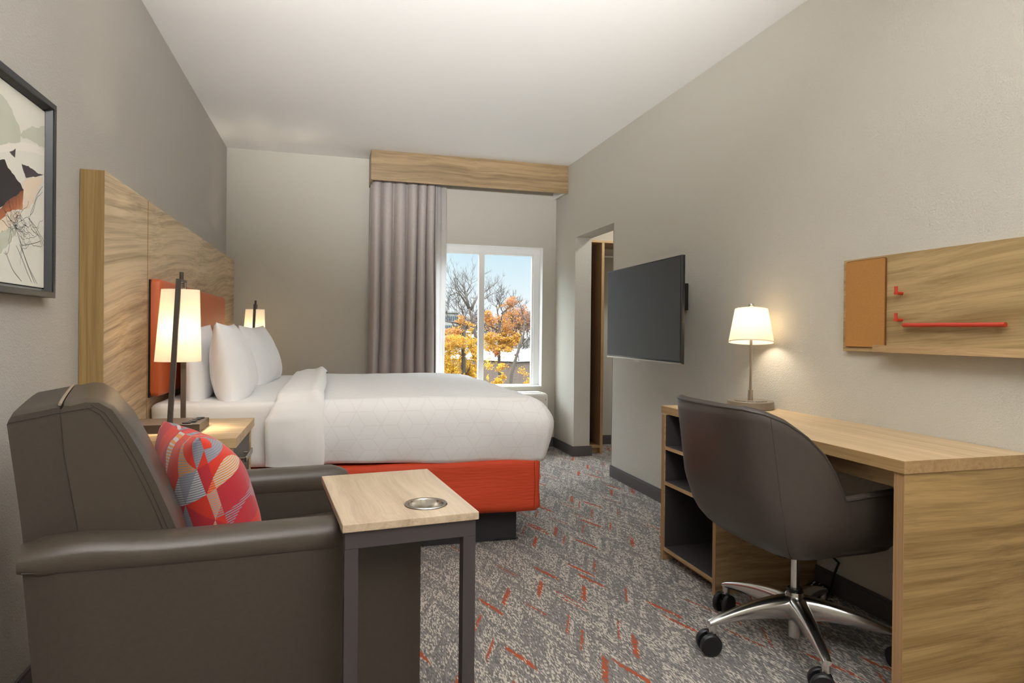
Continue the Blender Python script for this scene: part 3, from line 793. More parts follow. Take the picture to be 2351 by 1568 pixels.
# backrest: profile curve in (x,z), swept across y .10-.65
def crest(y):   # y in 0..1 across
    return 0
rear = [(-.835, .66), (-.845, .76), (-.857, .86), (-.866, .935), (-.858, .951)]
mid = (-.778, .966)
front = [(-.76, .968), (-.735, .974), (-.71, .972), (-.685, .955), (-.655, .905), (-.628, .85), (-.600, .785), (-.575, .72), (-.553, .66), (-.53, .58), (-.50, .50)]
def slab(prof, y0, y1, mb, bulge, crown=.005, n=18, r=.02):
    secs = []
    cx = sum(p[0] for p in prof) / len(prof); cz = sum(p[1] for p in prof) / len(prof)
    for i in range(n + 1):
        t = i / n; y = y0 + (y1 - y0) * t
        e = min(t, 1 - t) * (y1 - y0)
        sh = 1 - (.014 * max(0, 1 - e / r) ** 2)
        b_ = math.sin(PI * t) ** .5 if 0 < t < 1 else 0
        ring = []
        for (x, z, w) in prof:
            px_ = cx + (x - cx) * sh + w * bulge * b_; pz = cz + (z - cz) * sh + (crown * b_ if z > .93 else 0)
            ring.append((px_, y, pz))
        secs.append(ring)
    loft(secs, mb)
pr_rear = [(x, z, 0) for (x, z) in rear] + [(-.80, .962, 0), (mid[0], .966, 0), (-.776, .955, 0), (-.768, .86, 0), (-.748, .74, 0), (-.731, .60, 0), (-.735, .35, 0), (-.80, .35, 0)]
mb = MB(); slab(pr_rear, .10, .655, mb, .0); rb = link('back_shell', mb, LEATHER_PANEL, ac, sharp=45)
pr_f = [(-.779, .958, 0), (-.772, .969, 0)] + [(x, z, min(1, max(0, (.97 - z) / .05))) for (x, z) in front] + [(-.60, .42, 0), (-.72, .42, 0), (-.733, .6, 0), (-.750, .74, 0), (-.770, .86, 0)]
mb = MB(); slab(pr_f, .10, .655, mb, .022, n=22, r=.03); bc = link('back_cushion', mb, LEATHER, ac, sharp=50)
mb = MB(); mb.tube([(-.778, .104 + .549 * i / 16, .9685 + .0052 * max(0, math.sin(PI * i / 16)) ** .5) for i in range(17)], .0032, 8)
pi = link('piping', mb, simple('light piping edge', '8d8172', .3), bc)
mb = MB()
mb.tube([(x - .014, .0994, z - .006) for (x, z) in front[2:10]], .0009, 6); mb.tube([(x - .022, .0994, z - .010) for (x, z) in front[2:10]], .0008, 6)
mb.tube([(-.862, .0985, .936), (-.78, .0985, .952), (-.72, .0985, .960)], .0008, 6)
mb.tube([(-.777, .0995, .957), (-.769, .0992, .86), (-.750, .0992, .74), (-.733, .0992, .62)], .0013, 6)
link('stitching', mb, THREAD, bc)
# seat cushion and front
def soft_box(x0, x1, y0, y1, z0, z1, r, crown, e=.28):
    mb = MB()
    def fn(a, b):
        th = 2 * PI * a; ph = (b - .5) * PI
        cs = lambda q, k_: math.copysign(abs(q) ** k_, q)
        X = cs(math.cos(ph), e) * cs(math.cos(th), e); Y = cs(math.cos(ph), e) * cs(math.sin(th), e); Z = cs(math.sin(ph), .45)
        z = (z0 + z1) / 2 + (z1 - z0) / 2 * Z + (crown * max(0, 1 - X * X) * max(0, 1 - Y * Y) if Z > 0 else 0)
        return ((x0 + x1) / 2 + (x1 - x0) / 2 * X, (y0 + y1) / 2 + (y1 - y0) / 2 * Y, z)
    mb.grid(fn, 56, 24, cu=True); return mb
link('seat_cushion', soft_box(-.56, .004, .108, .647, .36, .522, .03, .006, .12), LEATHER, ac, sharp=0)
link('seat_base', MB().box(-.78, -.01, .104, .651, .10, .365, .012), LEATHER_PANEL, ac)
for (x, y) in ((-.06, .06), (-.06, .70), (-.77, .06), (-.77, .70)):
    link('foot', MB().tube([(x, y, 0), (x, y, .04)], .022, 14), BLACK, ac)

# patterned throw cushion resting in the armchair
def cushion_mat():
    m, t, b = mat('geometric patterned cushion'); nd = t.nodes; L = t.links
    tc = nd.new('ShaderNodeTexCoord'); sp = nd.new('ShaderNodeSeparateXYZ'); L.new(tc.outputs['Object'], sp.inputs[0])
    x = N(t, sp.outputs[0]); z = N(t, sp.outputs[2]); y = N(t, sp.outputs[1])
    side = y.gt(0.0) * 7.0
    def wn(a, bb, c):
        cb = nd.new('ShaderNodeCombineXYZ'); L.new(a.s, cb.inputs[0]); L.new(bb.s, cb.inputs[1]); L.new((side + c).s, cb.inputs[2])
        w = nd.new('ShaderNodeTexWhiteNoise'); w.noise_dimensions = '3D'; L.new(cb.outputs[0], w.inputs['Vector']); return N(t, w.outputs['Value'])
    u = (x + y * .9) / .074 + 10.3; q = (z + y * .25) / .074 + 10.15
    fu, fq = u.fract(), q.fract(); iu, iq = u.floor(), q.floor()
    flip = wn(iu, iq, 1.0).gt(.5)
    # triangle split along either diagonal of each square
    d1 = fu.gt(fq); d2 = (fu + fq).gt(1.0)
    tri = d1 * flip + d2 * (flip * -1.0 + 1.0)
    r = wn(iu + tri * .37, iq, 3.0)
    r2 = wn(iu + tri * .37, iq, 5.0)
    rp = nd.new('ShaderNodeValToRGB'); rp.color_ramp.interpolation = 'CONSTANT'; L.new(r.s, rp.inputs['Fac'])
    cols = [(0, 'c8301d'), (.24, 'cf4a2e'), (.33, '9c9aa0'), (.55, '7c7c88'), (.76, 'd08640'), (.90, 'b02430')]
    cr = rp.color_ramp; cr.elements[0].color = lin(cols[0][1]); cr.elements[1].position = cols[1][0]; cr.elements[1].color = lin(cols[1][1])
    for (p_, c_) in cols[2:]: e = cr.elements.new(p_); e.color = lin(c_)
    stripe = (z / .0062).fract().lt(.45) * r.gt(.24) * r.lt(.92)
    rp2 = nd.new('ShaderNodeValToRGB'); rp2.color_ramp.interpolation = 'CONSTANT'; L.new(r2.s, rp2.inputs['Fac'])
    c2 = rp2.color_ramp; c2.elements[0].color = lin('bdbabb'); c2.elements[1].position = .45; c2.elements[1].color = lin('8c8b95'); e = c2.elements.new(.8); e.color = lin('e07e4e')
    mx = nd.new('ShaderNodeMix'); mx.data_type = 'RGBA'; L.new(stripe.s, mx.inputs['Factor']); L.new(rp.outputs['Color'], mx.inputs['A']); L.new(rp2.outputs['Color'], mx.inputs['B'])
    L.new(mx.outputs['Result'], b.inputs['Base Color']); b.inputs['Roughness'].default_value = .85; b.inputs['Sheen Weight'].default_value = .15
    return m
cu = link('throw_cushion', pillow_mesh(.42, .42, .23, 51, ear=.05, sag=.15, wr=.010), cushion_mat(), None, sharp=0); weld(cu)
am = Matrix.Translation((.23, 1.66, 0)) @ Matrix.Rotation(math.radians(16), 4, 'Z')
cl = Vector((-.352, 2.03, .648))
cu.location = cl
cu.rotation_euler = (Matrix.Rotation(math.radians(23), 4, 'Z') @ Matrix.Rotation(math.radians(-17), 4, 'Y') @ Matrix.Rotation(math.radians(90), 4, 'Z')).to_euler()
tag(cu, 'red, orange and grey geometric patterned throw cushion in the armchair', 'cushion')

# ------------------------------------------------------------------ C-shaped side table
st = thing('side_table', 'small C-shaped side table with pale wood top and cup holder beside the armchair', 'side table', (.026, 1.497, 0), math.radians(5.9))
TW, TD, TZ = .325, .52, .69; R = math.radians
a_sk = math.radians(1.2)
top = MB(); 
cc = (TW - .106, .109)     # cup hole centre
def plate_with_hole(mb, w, d, z0, z1, c_, r, n=48):
    per = []
    for k in range(n):
        a = 2 * PI * k / n + PI / 4; dx, dy = math.cos(a), math.sin(a)
        ts = []
        if dx > 1e-9: ts.append((w - c_[0]) / dx)
        if dx < -1e-9: ts.append(-c_[0] / dx)
        if dy > 1e-9: ts.append((d - c_[1]) / dy)
        if dy < -1e-9: ts.append(-c_[1] / dy)
        t = min(ts); per.append((c_[0] + dx * t, c_[1] + dy * t))
    # snap nearest samples to the corners
    for cn in ((0, 0), (w, 0), (w, d), (0, d)):
        i = min(range(n), key=lambda i: (per[i][0] - cn[0]) ** 2 + (per[i][1] - cn[1]) ** 2); per[i] = cn
    cir = [(c_[0] + r * math.cos(2 * PI * k / n + PI / 4), c_[1] + r * math.sin(2 * PI * k / n + PI / 4)) for k in range(n)]
    vs = [(x, y, z1) for x, y in cir] + [(x, y, z1) for x, y in per] + [(x, y, z0) for x, y in cir] + [(x, y, z0) for x, y in per]
    fs = []
    for k in range(n):
        j = (k + 1) % n
        fs += [(k, j, n + j, n + k), (2 * n + k, 3 * n + k, 3 * n + j, 2 * n + j), (n + k, n + j, 3 * n + j, 3 * n + k), (k, 2 * n + k, 2 * n + j, j)]
    mb.add(vs, fs)
plate_with_hole(top, TW, TD, TZ - .0195, TZ, cc, .0465)
tt = link('table_top', top, W_PALE, st)
bv = tt.modifiers.new('bevel', 'BEVEL'); bv.width = .002; bv.segments = 2; bv.limit_method = 'ANGLE'; bv.angle_limit = math.radians(60)
link('cup_holder', MB().lathe([(.0455, -.0575), (.0455, -.001), (.0525, .0005), (.0545, .002), (.0525, .0038), (.0455, .0032), (.0435, .0), (.043, -.054), (.0, -.0555)], 48, (cc[0], cc[1], TZ)), STEEL, tt)
t_ = .031
fr = MB(); zt = TZ - .020
fr.box(0.006, TW - .006, .008, .008 + t_, zt - .040, zt, .0012)                   # near apron bar
fr.box(0.006, .006 + t_, .008 + t_, TD - .008, zt - .022, zt, .0012).box(TW - .006 - t_, TW - .006, .008 + t_, TD - .008, zt - .022, zt, .0012)
fr.box(.006 + t_, TW - .006 - t_, TD - .008 - t_, TD - .008, zt - .022, zt, .0012)
link('top_frame', fr, STEEL_DK, st)
for x in (.006, TW - .006 - t_):
    link('leg', MB().box(x, x + t_, .008, .008 + t_, .026, zt - .040), STEEL_DK, st)
link('floor_frame', MB().box(.006, TW - .006, .008, .008 + t_, 0, .026, .0012).box(.006, .006 + t_, .008 + t_, .46, 0, .026, .0012).box(TW - .006 - t_, TW - .006, .008 + t_, .46, 0, .026, .0012), STEEL_DK, st)

# ------------------------------------------------------------------ television
tv = thing('television', 'flat black television swung out from the right wall on an arm', 'television', (1.81, 3.565, 1.26))
A = Vector((1.784, 3.048, 0)); B = Vector((1.823, 4.085, 0)); d = (B - A).normalized(); nrm = Vector((-d.y, d.x, 0)); Lw = (B - A).length   # nrm faces the bed
def tvbox(mb, s0, s1, t0, t1, z0, z1, bev=0, mi=0):
    M = Matrix(((d.x, nrm.x, 0, A.x), (d.y, nrm.y, 0, A.y), (0, 0, 1, 0), (0, 0, 0, 1)))
    return mb.box(s0, s1, t0, t1, z0, z1, bev, 2, mi, M)
mb = MB(); tvbox(mb, 0, Lw, -.022, 0, .966, 1.549, .002); tvbox(mb, .2, Lw - .2, -.05, -.022, 1.02, 1.42, .01)
link('housing', mb, BLACK, tv, world=True)
scr = simple('dark screen', '201e1e', .42, spec=.6)
s_ = link('screen', tvbox(MB(), .008, Lw - .008, 0, .0012, .982, 1.542), scr, tv, world=True)
link('lower_trim', tvbox(MB(), .0, Lw, -.006, .0025, .962, .972, .001), NICKEL, tv, world=True)
link('sensor_tab', tvbox(MB(), Lw / 2 + .0, Lw / 2 + .06, -.006, .002, .954, .962, .001), simple('silver sensor tab', 'b8b8ba', .3, metal=.6), tv, world=True)
mb = MB(); mb.box(2.07, XR - .0005, 3.545, 3.68, 1.275, 1.441, .002)
link('wall_bracket', mb, BLACK, tv, world=True)
mb = MB(); mb.box(1.86, 2.075, 3.585, 3.63, 1.33, 1.37, .003); mb.box(1.835, 1.862, 3.45, 3.76, 1.18, 1.42, .002)
link('support_arm', mb, BLACK, tv, world=True)

# ------------------------------------------------------------------ desk with open shelves
dk = thing('desk', 'wood laminate desk along the right wall with open shelf unit at its far end', 'desk', (1.87, 2.22, 0))
DX0, DX1, DY0, DY1 = 1.618, XR - .001, 1.502, 2.945
link('desk_top', MB().box(DX0, DX1, DY0, DY1, .724, .762, .0012), W_TOP, dk, world=True)
link('front_edge_band', MB().box(DX0 - .0012, DX0, DY0, DY1, .7245, .7615).box(DX0 - .0012, DX1, DY0 - .0012, DY0, .7245, .7615), wood('edge band', 1, 'a88a60', '8f7048', warp=.02, seed=2, across=14), dk, world=True)
link('end_panel', MB().box(DX0 + .006, DX1, DY0 + .004, DY0 + .040, 0, .7235, .001), W_END, dk, world=True)
link('panel_edge', MB().box(DX0 + .0045, DX0 + .006, DY0 + .004, DY0 + .040, 0, .7235), wood('edge band vertical', 2, 'a7855f', '8c6c48', warp=.01, seed=12, across=30), dk, world=True)
link('apron', MB().box(1.70, 1.718, DY0 + .040, 2.43, .655, .7235, .001), W_Y, dk, world=True)
for (y0, y1, l0, l1) in ((2.425, 2.449, 2.4492, 2.452), (2.878, 2.905, 2.875, 2.8778)):
    un = link('side_panel', MB().box(1.600, DX1, y0, y1, 0, .7235, .001), W_X, dk, world=True)
    link('panel_edge', MB().box(1.5985, 1.600, y0, y1, 0, .7235), bpy.data.materials['edge band vertical'], un, world=True)
    link('dark_lining', MB().box(1.606, 2.05, l0, l1, .05, .7235), DARKGREY, un, world=True)
link('back_panel', MB().box(2.05, 2.06, 2.4495, 2.8775, .05, .7235), DARKGREY, dk, world=True)
for (z0, z1) in ((.552, .568), (.377, .394), (.048, .066)):
    s1 = link('shelf', MB().box(1.603, 2.05, 2.452, 2.875, z0, z1), DARKGREY, dk, world=True)
    link('shelf_edge', MB().box(1.601, 1.603, 2.4495, 2.8775, z0 - .0005, z1), W_Y, s1, world=True)
link('toe_kick', MB().box(1.665, 1.68, 2.4495, 2.8775, 0, .048), W_Y, dk, world=True)

# ------------------------------------------------------------------ desk lamp
dl = thing('desk_lamp', 'lit brushed nickel table lamp with white drum shade on the desk', 'table lamp', (2.0, 2.75, .7625))
db = link('base', MB().lathe([(.0, 0), (.107, 0), (.110, .003), (.110, .036), (.107, .039), (0, .039)], 56), simple('taupe lamp base', '7d7468', .4, metal=.3), dl)
for a in (-160, -135, -105, -75, -50):
    q = R(a - 20); M = Matrix.Translation((.076 * math.cos(q), .076 * math.sin(q), .039)) @ Matrix.Rotation(q + PI / 2, 4, 'Z')
    link('power_socket', MB().box(-.015, .015, -.008, .008, 0, .0025, .001, 2, 0, M), simple('socket grey', '55504a', .4) if a == -160 else bpy.data.materials['socket grey'], db)
link('stem', MB().tube([(0, 0, .039), (0, 0, .092)], .0125, 20).tube([(0, 0, .092), (0, 0, .41)], .0068, 16), NICKEL, dl)
ax_ = Vector((.809, -.588, 0))      # the shade sits slightly tipped, its top leaning toward the wall
TM = Matrix.Translation((0, 0, .41)) @ Matrix.Rotation(R(-7), 4, ax_) @ Matrix.Translation((0, 0, -.41))
ls = link('lamp_shade', MB().lathe([(.1065, .326), (.0775, .492), (.0760, .492), (.1050, .326)], 64, close=True, M=TM).lathe([(.0762, .489), (.0762, .4905), (0, .4905)], 64, M=TM), SHADE, dl, sharp=50)
link('shade_hem', MB().lathe([(.1072, .3255), (.1062, .3305), (.1052, .3305), (.1060, .3255)], 64, close=True, M=TM), simple('shade hem trim', 'd9cbb2', .8), ls)
link('bulb', MB().lathe([(0, .455), (.018, .45), (.028, .425), (.024, .40), (.014, .38), (0, .378)], 20), BULB, dl)
link('finial', MB().tube([(0, 0, .47), (0, 0, .500)], .0035, 10, M=TM).lathe([(.0, .496), (.008, .499), (.0125, .508), (.0125, .514), (.008, .521), (0, .523)], 20, M=TM), STEEL, dl)
point('desk_lamp_light', (2.0, 2.75, .7625 + .415), 8, (1.0, .89, .74), .035)

# ------------------------------------------------------------------ peg board on the right wall
pb = thing('wall_organizer', 'wooden wall organizer board with cork panel above the desk', 'wall organizer', (XR, 1.8, 1.06))
BX = 2.101
link('board', MB().box(BX, XR - .0005, 1.30, 2.263, 1.063, 1.447, .001), W_BOARD, pb, world=True)
ck = MB()
o2 = rrect(2.043, 2.242, 1.083, 1.437, .008, 4); 
ck.prism(o2, 0, BX - .009, BX)
cko = link('cork_panel', ck, CORK, pb, world=True); cko['label'] = 'tan cork pin panel'
ck = MB(); ck.prism(rrect(2.0405, 2.2445, 1.0805, 1.4395, .010, 4), 0, BX - .0065, BX - .0002); link('cork_rim', ck, CORK_EDGE, cko, world=True)
for z in (1.292, 1.190):
    link('hook', MB().tube([(BX, 1.970, z), (BX - .034, 1.970, z)], .0062, 16).tube([(BX - .029, 1.970, z - .006), (BX - .029, 1.970, z + .026)], .0062, 16), REDMETAL, pb, world=True)['label'] = 'red L-shaped peg'
link('rail', MB().tube([(BX - .020, 1.560, 1.1685), (BX - .020, 1.943, 1.170)], .0082, 16).tube([(BX, 1.60, 1.1687), (BX - .020, 1.60, 1.1687)], .005, 10).tube([(BX, 1.91, 1.17), (BX - .020, 1.91, 1.17)], .005, 10), REDMETAL, pb, world=True)['label'] = 'red horizontal rod'
tr = link('ledge', MB().box(BX - .045, BX - .0005, 1.475, 2.058, 1.064, 1.072, .0008).box(BX - .050, BX - .042, 1.475, 2.058, 1.064, 1.092, .0008), W_Y, pb, world=True)
link('ledge_block', MB().box(BX - .052, BX - .001, 1.36, 1.4745, 1.060, 1.102, .001), simple('brown ledge block', '8a6442', .5), pb, world=True)

# ------------------------------------------------------------------ office chair (faces the desk, +x)
oc = thing('office_chair', 'dark grey vinyl swivel desk chair with polished five-star base', 'office chair', (1.625, 1.965, 0))
def shell_top(th):
    """height of the upper rim as a function of the angle around the seat; th=pi is the middle of the back, 0 the front"""
    a = abs(((th + PI) % (2 * PI)) - PI)        # 0 front .. pi back
    return a
def plan(th, k):
    """outline at scale k"""
    c_, s_ = math.cos(th), math.sin(th)
    e = .62
    X = math.copysign(abs(c_) ** e, c_); Y = math.copysign(abs(s_) ** e, s_)
    return X, Y
def path(u):
    """u 0..1 from far arm tip round the back to near arm tip -> x,y (outer line at widest), normal"""
    # far arm straight from x=.20 to x=-.10 at y=+.295 ; arc round back ; near arm
    L1 = .26; rad_y = .30; rad_x = .245; 
    segs = 3
    if u < .25:
        t = u / .25; return (.20 - .26 * t, .292 + .008 * t), (0, 1)
    if u > .75:
        t = (1 - u) / .25; return (.20 - .26 * t, -(.292 + .008 * t)), (0, -1)
    a = (u - .25) / .5 * PI; c_, s_ = math.sin(a), math.cos(a)
    e = .56
    x = -.06 - .285 * abs(c_) ** e; y = .300 * math.copysign(abs(s_) ** e, s_)
    n_ = Vector((-abs(c_) ** (2 - e) / .272, math.copysign(abs(s_) ** (2 - e), s_) / .3)).normalized()
    return (x, y), (n_.x, n_.y)
RIM = [(.3, .625), (.10, .612), (-.045, .602), (-.082, .602), (-.086, .645), (-.096, .69), (-.125, .742), (-.18, .805), (-.235, .85), (-.285, .876), (-.32, .886), (-.5, .888)]
def rim(u):
    x = path(u)[0][0]
    for (xa, za), (xb, zb) in zip(RIM, RIM[1:]):
        if xb <= x <= xa:
            t = (xa - x) / (xa - xb); return za + (zb - za) * t
    return .888
def shell_pt(u, w, off):
    """w 0 bottom centre-ish .. 1 rim"""
    (x, y), (nx, ny) = path(u); zr = rim(u)
    zb = .375
    if w < .42:              # bowl underside
        t = w / .42; s_ = .25 + .75 * math.sin(t * PI / 2) ** .75; z = zb + (.175) * (1 - math.cos(t * PI / 2)) ** 1.3
    else:
        t = (w - .42) / .58; z = zb + .175 + (zr - zb - .175) * t; s_ = 1.0
    cx, cy = .02, 0
    back = max(0, -nx)
    lean = -.052 * back ** .4 * max(0, (z - .55) / .33) + .05 * back * max(0, (.60 - z) / .2) * 1.0
    flare = (-.012 * max(0, (z - .60) / .28)) if back > .2 else 0
    notch = 0
    uu = min(u, 1 - u)
    if zr > .62 and uu < .34:  # wing curls outward above the arm
        notch = .0
    X = cx + (x - cx) * s_ + lean; Y = cy + (y - cy) * s_ * (1 - .04 * max(0, (z - .62) / .26) - (.05 * max(0, (.55 - z) / .17)))
    return Vector((X - nx * off, Y - ny * off, z))
NU, NW = 241, 26
def outer(a, b): return shell_pt(a, b, 0)
def inner(a, b):
    w = .50 + .5 * b
    p_ = shell_pt(a, w, .042); return p_
us = [i / (NU - 1) for i in range(NU)]
vs = []; fs = []
rings = [('o', w / 19) for w in range(20)]
rows = []
for i, u in enumerate(us):
    row = [shell_pt(u, w / 19, 0) for w in range(20)]
    tp = shell_pt(u, 1, .0); ti = shell_pt(u, 1, .036)
    row += [tp + (ti - tp) * .18 + Vector((0, 0, .010)), tp + (ti - tp) * .5 + Vector((0, 0, .014)), tp + (ti - tp) * .82 + Vector((0, 0, .010))]
    row += [shell_pt(u, w, .038) for w in (1, .93, .86, .78, .70, .62, .54, .46)]
    rows.append(row)
n = len(rows[0])
for r_ in rows: vs += r_
for i in range(NU - 1):
    for k in range(n - 1): fs.append((i * n + k, (i + 1) * n + k, (i + 1) * n + k + 1, i * n + k + 1))
# arm tips closed
fs.append(tuple(range(n))); fs.append(tuple((NU - 1) * n + k for k in range(n))[::-1])
sh = link('seat_shell', MB().add(vs, fs, 0, True), LEATHER_CH, oc, sharp=55)
# underside closing plate
under = MB()
ring = [shell_pt(u, 0, 0) for u in us]
under.add(ring + [Vector((.02, 0, .372))], [(i, i + 1, len(ring)) for i in range(len(ring) - 1)] + [(len(ring) - 1, 0, len(ring))], 0, True)
# front apron between the arms
fa = []
link('shell_bottom', under, LEATHER_CH, oc)
link('seat_cushion', soft_box(-.24, .22, -.245, .245, .45, .53, .03, .015), LEATHER_CH, oc, sharp=0)
link('front_rail', soft_box(-.10, .205, -.25, .25, .40, .47, .03, 0), LEATHER_CH, oc, sharp=0)
link('piping', MB().tube([shell_pt(u, 1, .002) + Vector((0, 0, .004)) for u in us], .0042, 8), PIPE, oc)
for q in (.652, .348):
    link('back_seam', MB().tube([shell_pt(q, w / 24, -.0002) for w in range(2, 25)], .0010, 6), THREAD, oc)
link('gas_column', MB().tube([(0, 0, .18), (0, 0, .375)], .0145, 24).tube([(0, 0, .205), (0, 0, .21)], .024, 24), CHROME, oc)
link('tilt_mechanism', MB().box(-.10, .10, -.06, .06, .345, .372, .006), BLACK, oc)
hb = link('hub', MB().lathe([(.018, .115), (.031, .118), (.033, .19), (.030, .20), (.0, .20)], 36).tube([(0, 0, .118), (0, 0, .035)], .021, 24), CHROME, oc)
link('collar', MB().lathe([(.025, .198), (.027, .206), (.025, .212), (0, .212)], 30), BLACK, hb)
def star_leg(ang):
    secs = []
    for i in range(15):
        t = i / 14; r = .022 + .313 * t
        zt = .188 - .070 * t ** 1.35 + .006 * math.sin(t * PI); h = .068 * (1 - t) ** 1.0 + .022; w = .040 * (1 - t) ** 1.3 + .032
        if i == 14: zt -= .004; h -= .006; w *= .8
        ring = []
        for q in range(16):
            a = 2 * PI * q / 16; ca, sa = math.cos(a), math.sin(a)
            ring.append((r, w / 2 * math.copysign(abs(ca) ** .6, ca) * (1.0 - .25 * (sa < 0) * abs(sa)), zt - h / 2 + h / 2 * math.copysign(abs(sa) ** .7, sa)))
        secs.append(ring)
    M = Matrix.Rotation(ang, 4, 'Z')
    mb = MB(); loft(secs, mb, M=M); mb.tube([(.322, 0, .110), (.322, 0, .074)], .0135, 16, M=M); return mb
def caster(ang, swivel):
    v = thing_part = bpy.data.objects.new('caster', None); COL.objects.link(v); v.parent = oc
    v.location = (.322 * math.cos(ang), .322 * math.sin(ang), 0); v.rotation_euler = (0, 0, swivel); v.empty_display_size = .05
    for s_ in (-1, 1):
        link('wheel', MB().tube([(-.012, s_ * .012, .038), (-.012, s_ * .015, .038), (-.012, s_ * .028, .038), (-.012, s_ * .032, .038)], [.034, .038, .038, .033], 32), RUBBER, v, sharp=30)
    link('fork', MB().box(-.018, .010, -.009, .009, .030, .076, .003).tube([(-.012, -.012, .038), (-.012, .012, .038)], .012, 14), BLACK, v)
    return v
for k in range(5):
    a = R(175 - 72 * k)
    link('star_leg', star_leg(a), CHROME, oc, sharp=50)
    caster(a, R((-12, 20, 60, 100, -30)[k]))

# ------------------------------------------------------------------ things under the desk
pw = thing('power_adapter', 'small black power adapter on the carpet by the baseboard under the desk', 'power adapter', (2.06, 2.335, 0))
ad = link('body', MB().box(-.045, .035, -.05, .05, 0, .03, .012, 3, 0, Matrix.Rotation(R(-25), 4, 'Y') @ Matrix.Translation((0, 0, .008))), BLACK, pw)
lbl = MB(); random.seed(3)
Ml = Matrix.Rotation(R(-25), 4, 'Y') @ Matrix.Translation((0, 0, .0384))
for i in range(9):
    x, y = random.uniform(-.03, .02), random.uniform(-.03, .03); lbl.box(x, x + random.uniform(.004, .014), y, y + random.uniform(.003, .007), 0, .0006, 0, 2, 0, Ml)
link('print_marks', lbl, simple('white print', 'c8c8c8', .5), ad)
link('cable', MB().tube([(.02, -.04, .03), (.03, -.05, .10), (.035, -.07, .155), (.03, -.03, .175), (.02, .03, .17), (.02, .11, .12), (.03, .12, .03), (.03, .2, .008)], .0055, 8), BLACK, pw)

# ------------------------------------------------------------------ closet beyond the opening
cs = thing('closet_unit', 'open wood closet unit seen through the doorway opening', 'closet', (2.8, 5.78, 0))
link('divider_panel', MB().box(2.419, 2.443, 5.562, 5.995, 0, 1.969, .001), W_CLOSET, cs, world=True)
link('divider_edge', MB().box(2.418, 2.444, 5.558, 5.562, 0, 1.969), W_Z, cs, world=True)
link('top_shelf', MB().box(2.286, 3.5, 5.558, 5.995, 1.970, 1.993, .001), W_X, cs, world=True)
link('bottom_shelf', MB().box(2.312, 2.4185, 5.560, 5.99, .052, .075, .001), W_X, cs, world=True)
link('plinth', MB().box(2.312, 2.4185, 5.60, 5.615, 0, .052), W_X, cs, world=True)
link('side_panel', MB().box(2.286, 2.311, 5.56, 5.995, 0, 1.969, .001), W_CLOSET, cs, world=True)
link('back_panel', MB().box(2.312, 2.4185, 5.985, 5.995, .075, 1.969), W_CLOSET, cs, world=True)
link('hanging_rail', MB().tube([(2.444, 5.80, 1.873), (3.5, 5.80, 1.873)], .0085, 14), TRIM_W, cs, world=True)
link('outer_panel', MB().box(3.5, 3.524, 5.558, 5.995, 0, 1.993, .001), W_CLOSET, cs, world=True)
cb = link('iron_cord', MB().tube([(2.372 + .016 * math.cos(a * .7), 5.70, .100 + .016 * math.sin(a * .7)) for a in range(22)], .006, 8).tube([(2.36, 5.7, .1), (2.345, 5.72, .3), (2.34, 5.74, .8), (2.342, 5.75, 1.1)], .003, 6), BLACK)
tag(cb, 'black coiled cord lying at the bottom of the closet', 'cord')

# ceiling lamp added out of view to light the closet alcove
def added_ceiling_lamp(label, loc, r, group=None):
    v = thing('added_ceiling_lamp', label, 'ceiling lamp', loc, 0, group)
    link('rim', MB().lathe([(r, 0), (r + .01, -.005), (r + .01, -.05), (r - .004, -.055), (r - .004, 0)], 40, close=True), TRIM_W, v)
    link('diffuser', MB().lathe([(r - .006, -.03), (r - .02, -.062), (r * .5, -.075), (0, -.078)], 40), emit('lit diffuser', 'fff0dc', 1.5) if 'lit diffuser' not in bpy.data.materials else bpy.data.materials['lit diffuser'], v)
    return v
def area(name, loc, size, w, col, rot=(0, 0, 0)):
    l = bpy.data.lights.new(name, 'AREA'); l.shape = 'DISK'; l.size = size; l.energy = w; l.color = col
    o = bpy.data.objects.new(name, l); COL.objects.link(o); o.location = loc; o.rotation_euler = rot; return o
added_ceiling_lamp('added round ceiling lamp, unseen fill light for the closet alcove', (2.95, 5.1, ZC), .13)
area('alcove_fill_light', (2.95, 5.1, ZC - .09), .24, 11, (1, .98, .96))
NEUT = (1, .985, .97)
added_ceiling_lamp('added round ceiling lamp, unseen fill light behind the camera', (.6, -.9, ZC), .2)  # fixture and its light added to fill the room from behind the view
area('room_fill_light', (.6, -.9, ZC - .10), .4, 10, NEUT)
# uplighter added unseen behind the camera to brighten the room off the ceiling
ul = thing('added_floor_lamp', 'added uplighter floor lamp, unseen fill light behind the camera', 'floor lamp', (.75, -.35, 0))
link('base', MB().lathe([(0, 0), (.14, 0), (.14, .015), (.02, .03), (0, .03)], 32), BRONZE, ul)
link('pole', MB().tube([(0, 0, .03), (0, 0, 1.72)], .012, 14), BRONZE, ul)
link('bowl', MB().lathe([(.02, 1.70), (.10, 1.72), (.17, 1.78), (.165, 1.785), (.10, 1.727), (.02, 1.708)], 36, close=True), BRONZE, ul)
area('fill_uplight', (.75, -.35, 1.80), .3, 60, NEUT, (PI, 0, 0))
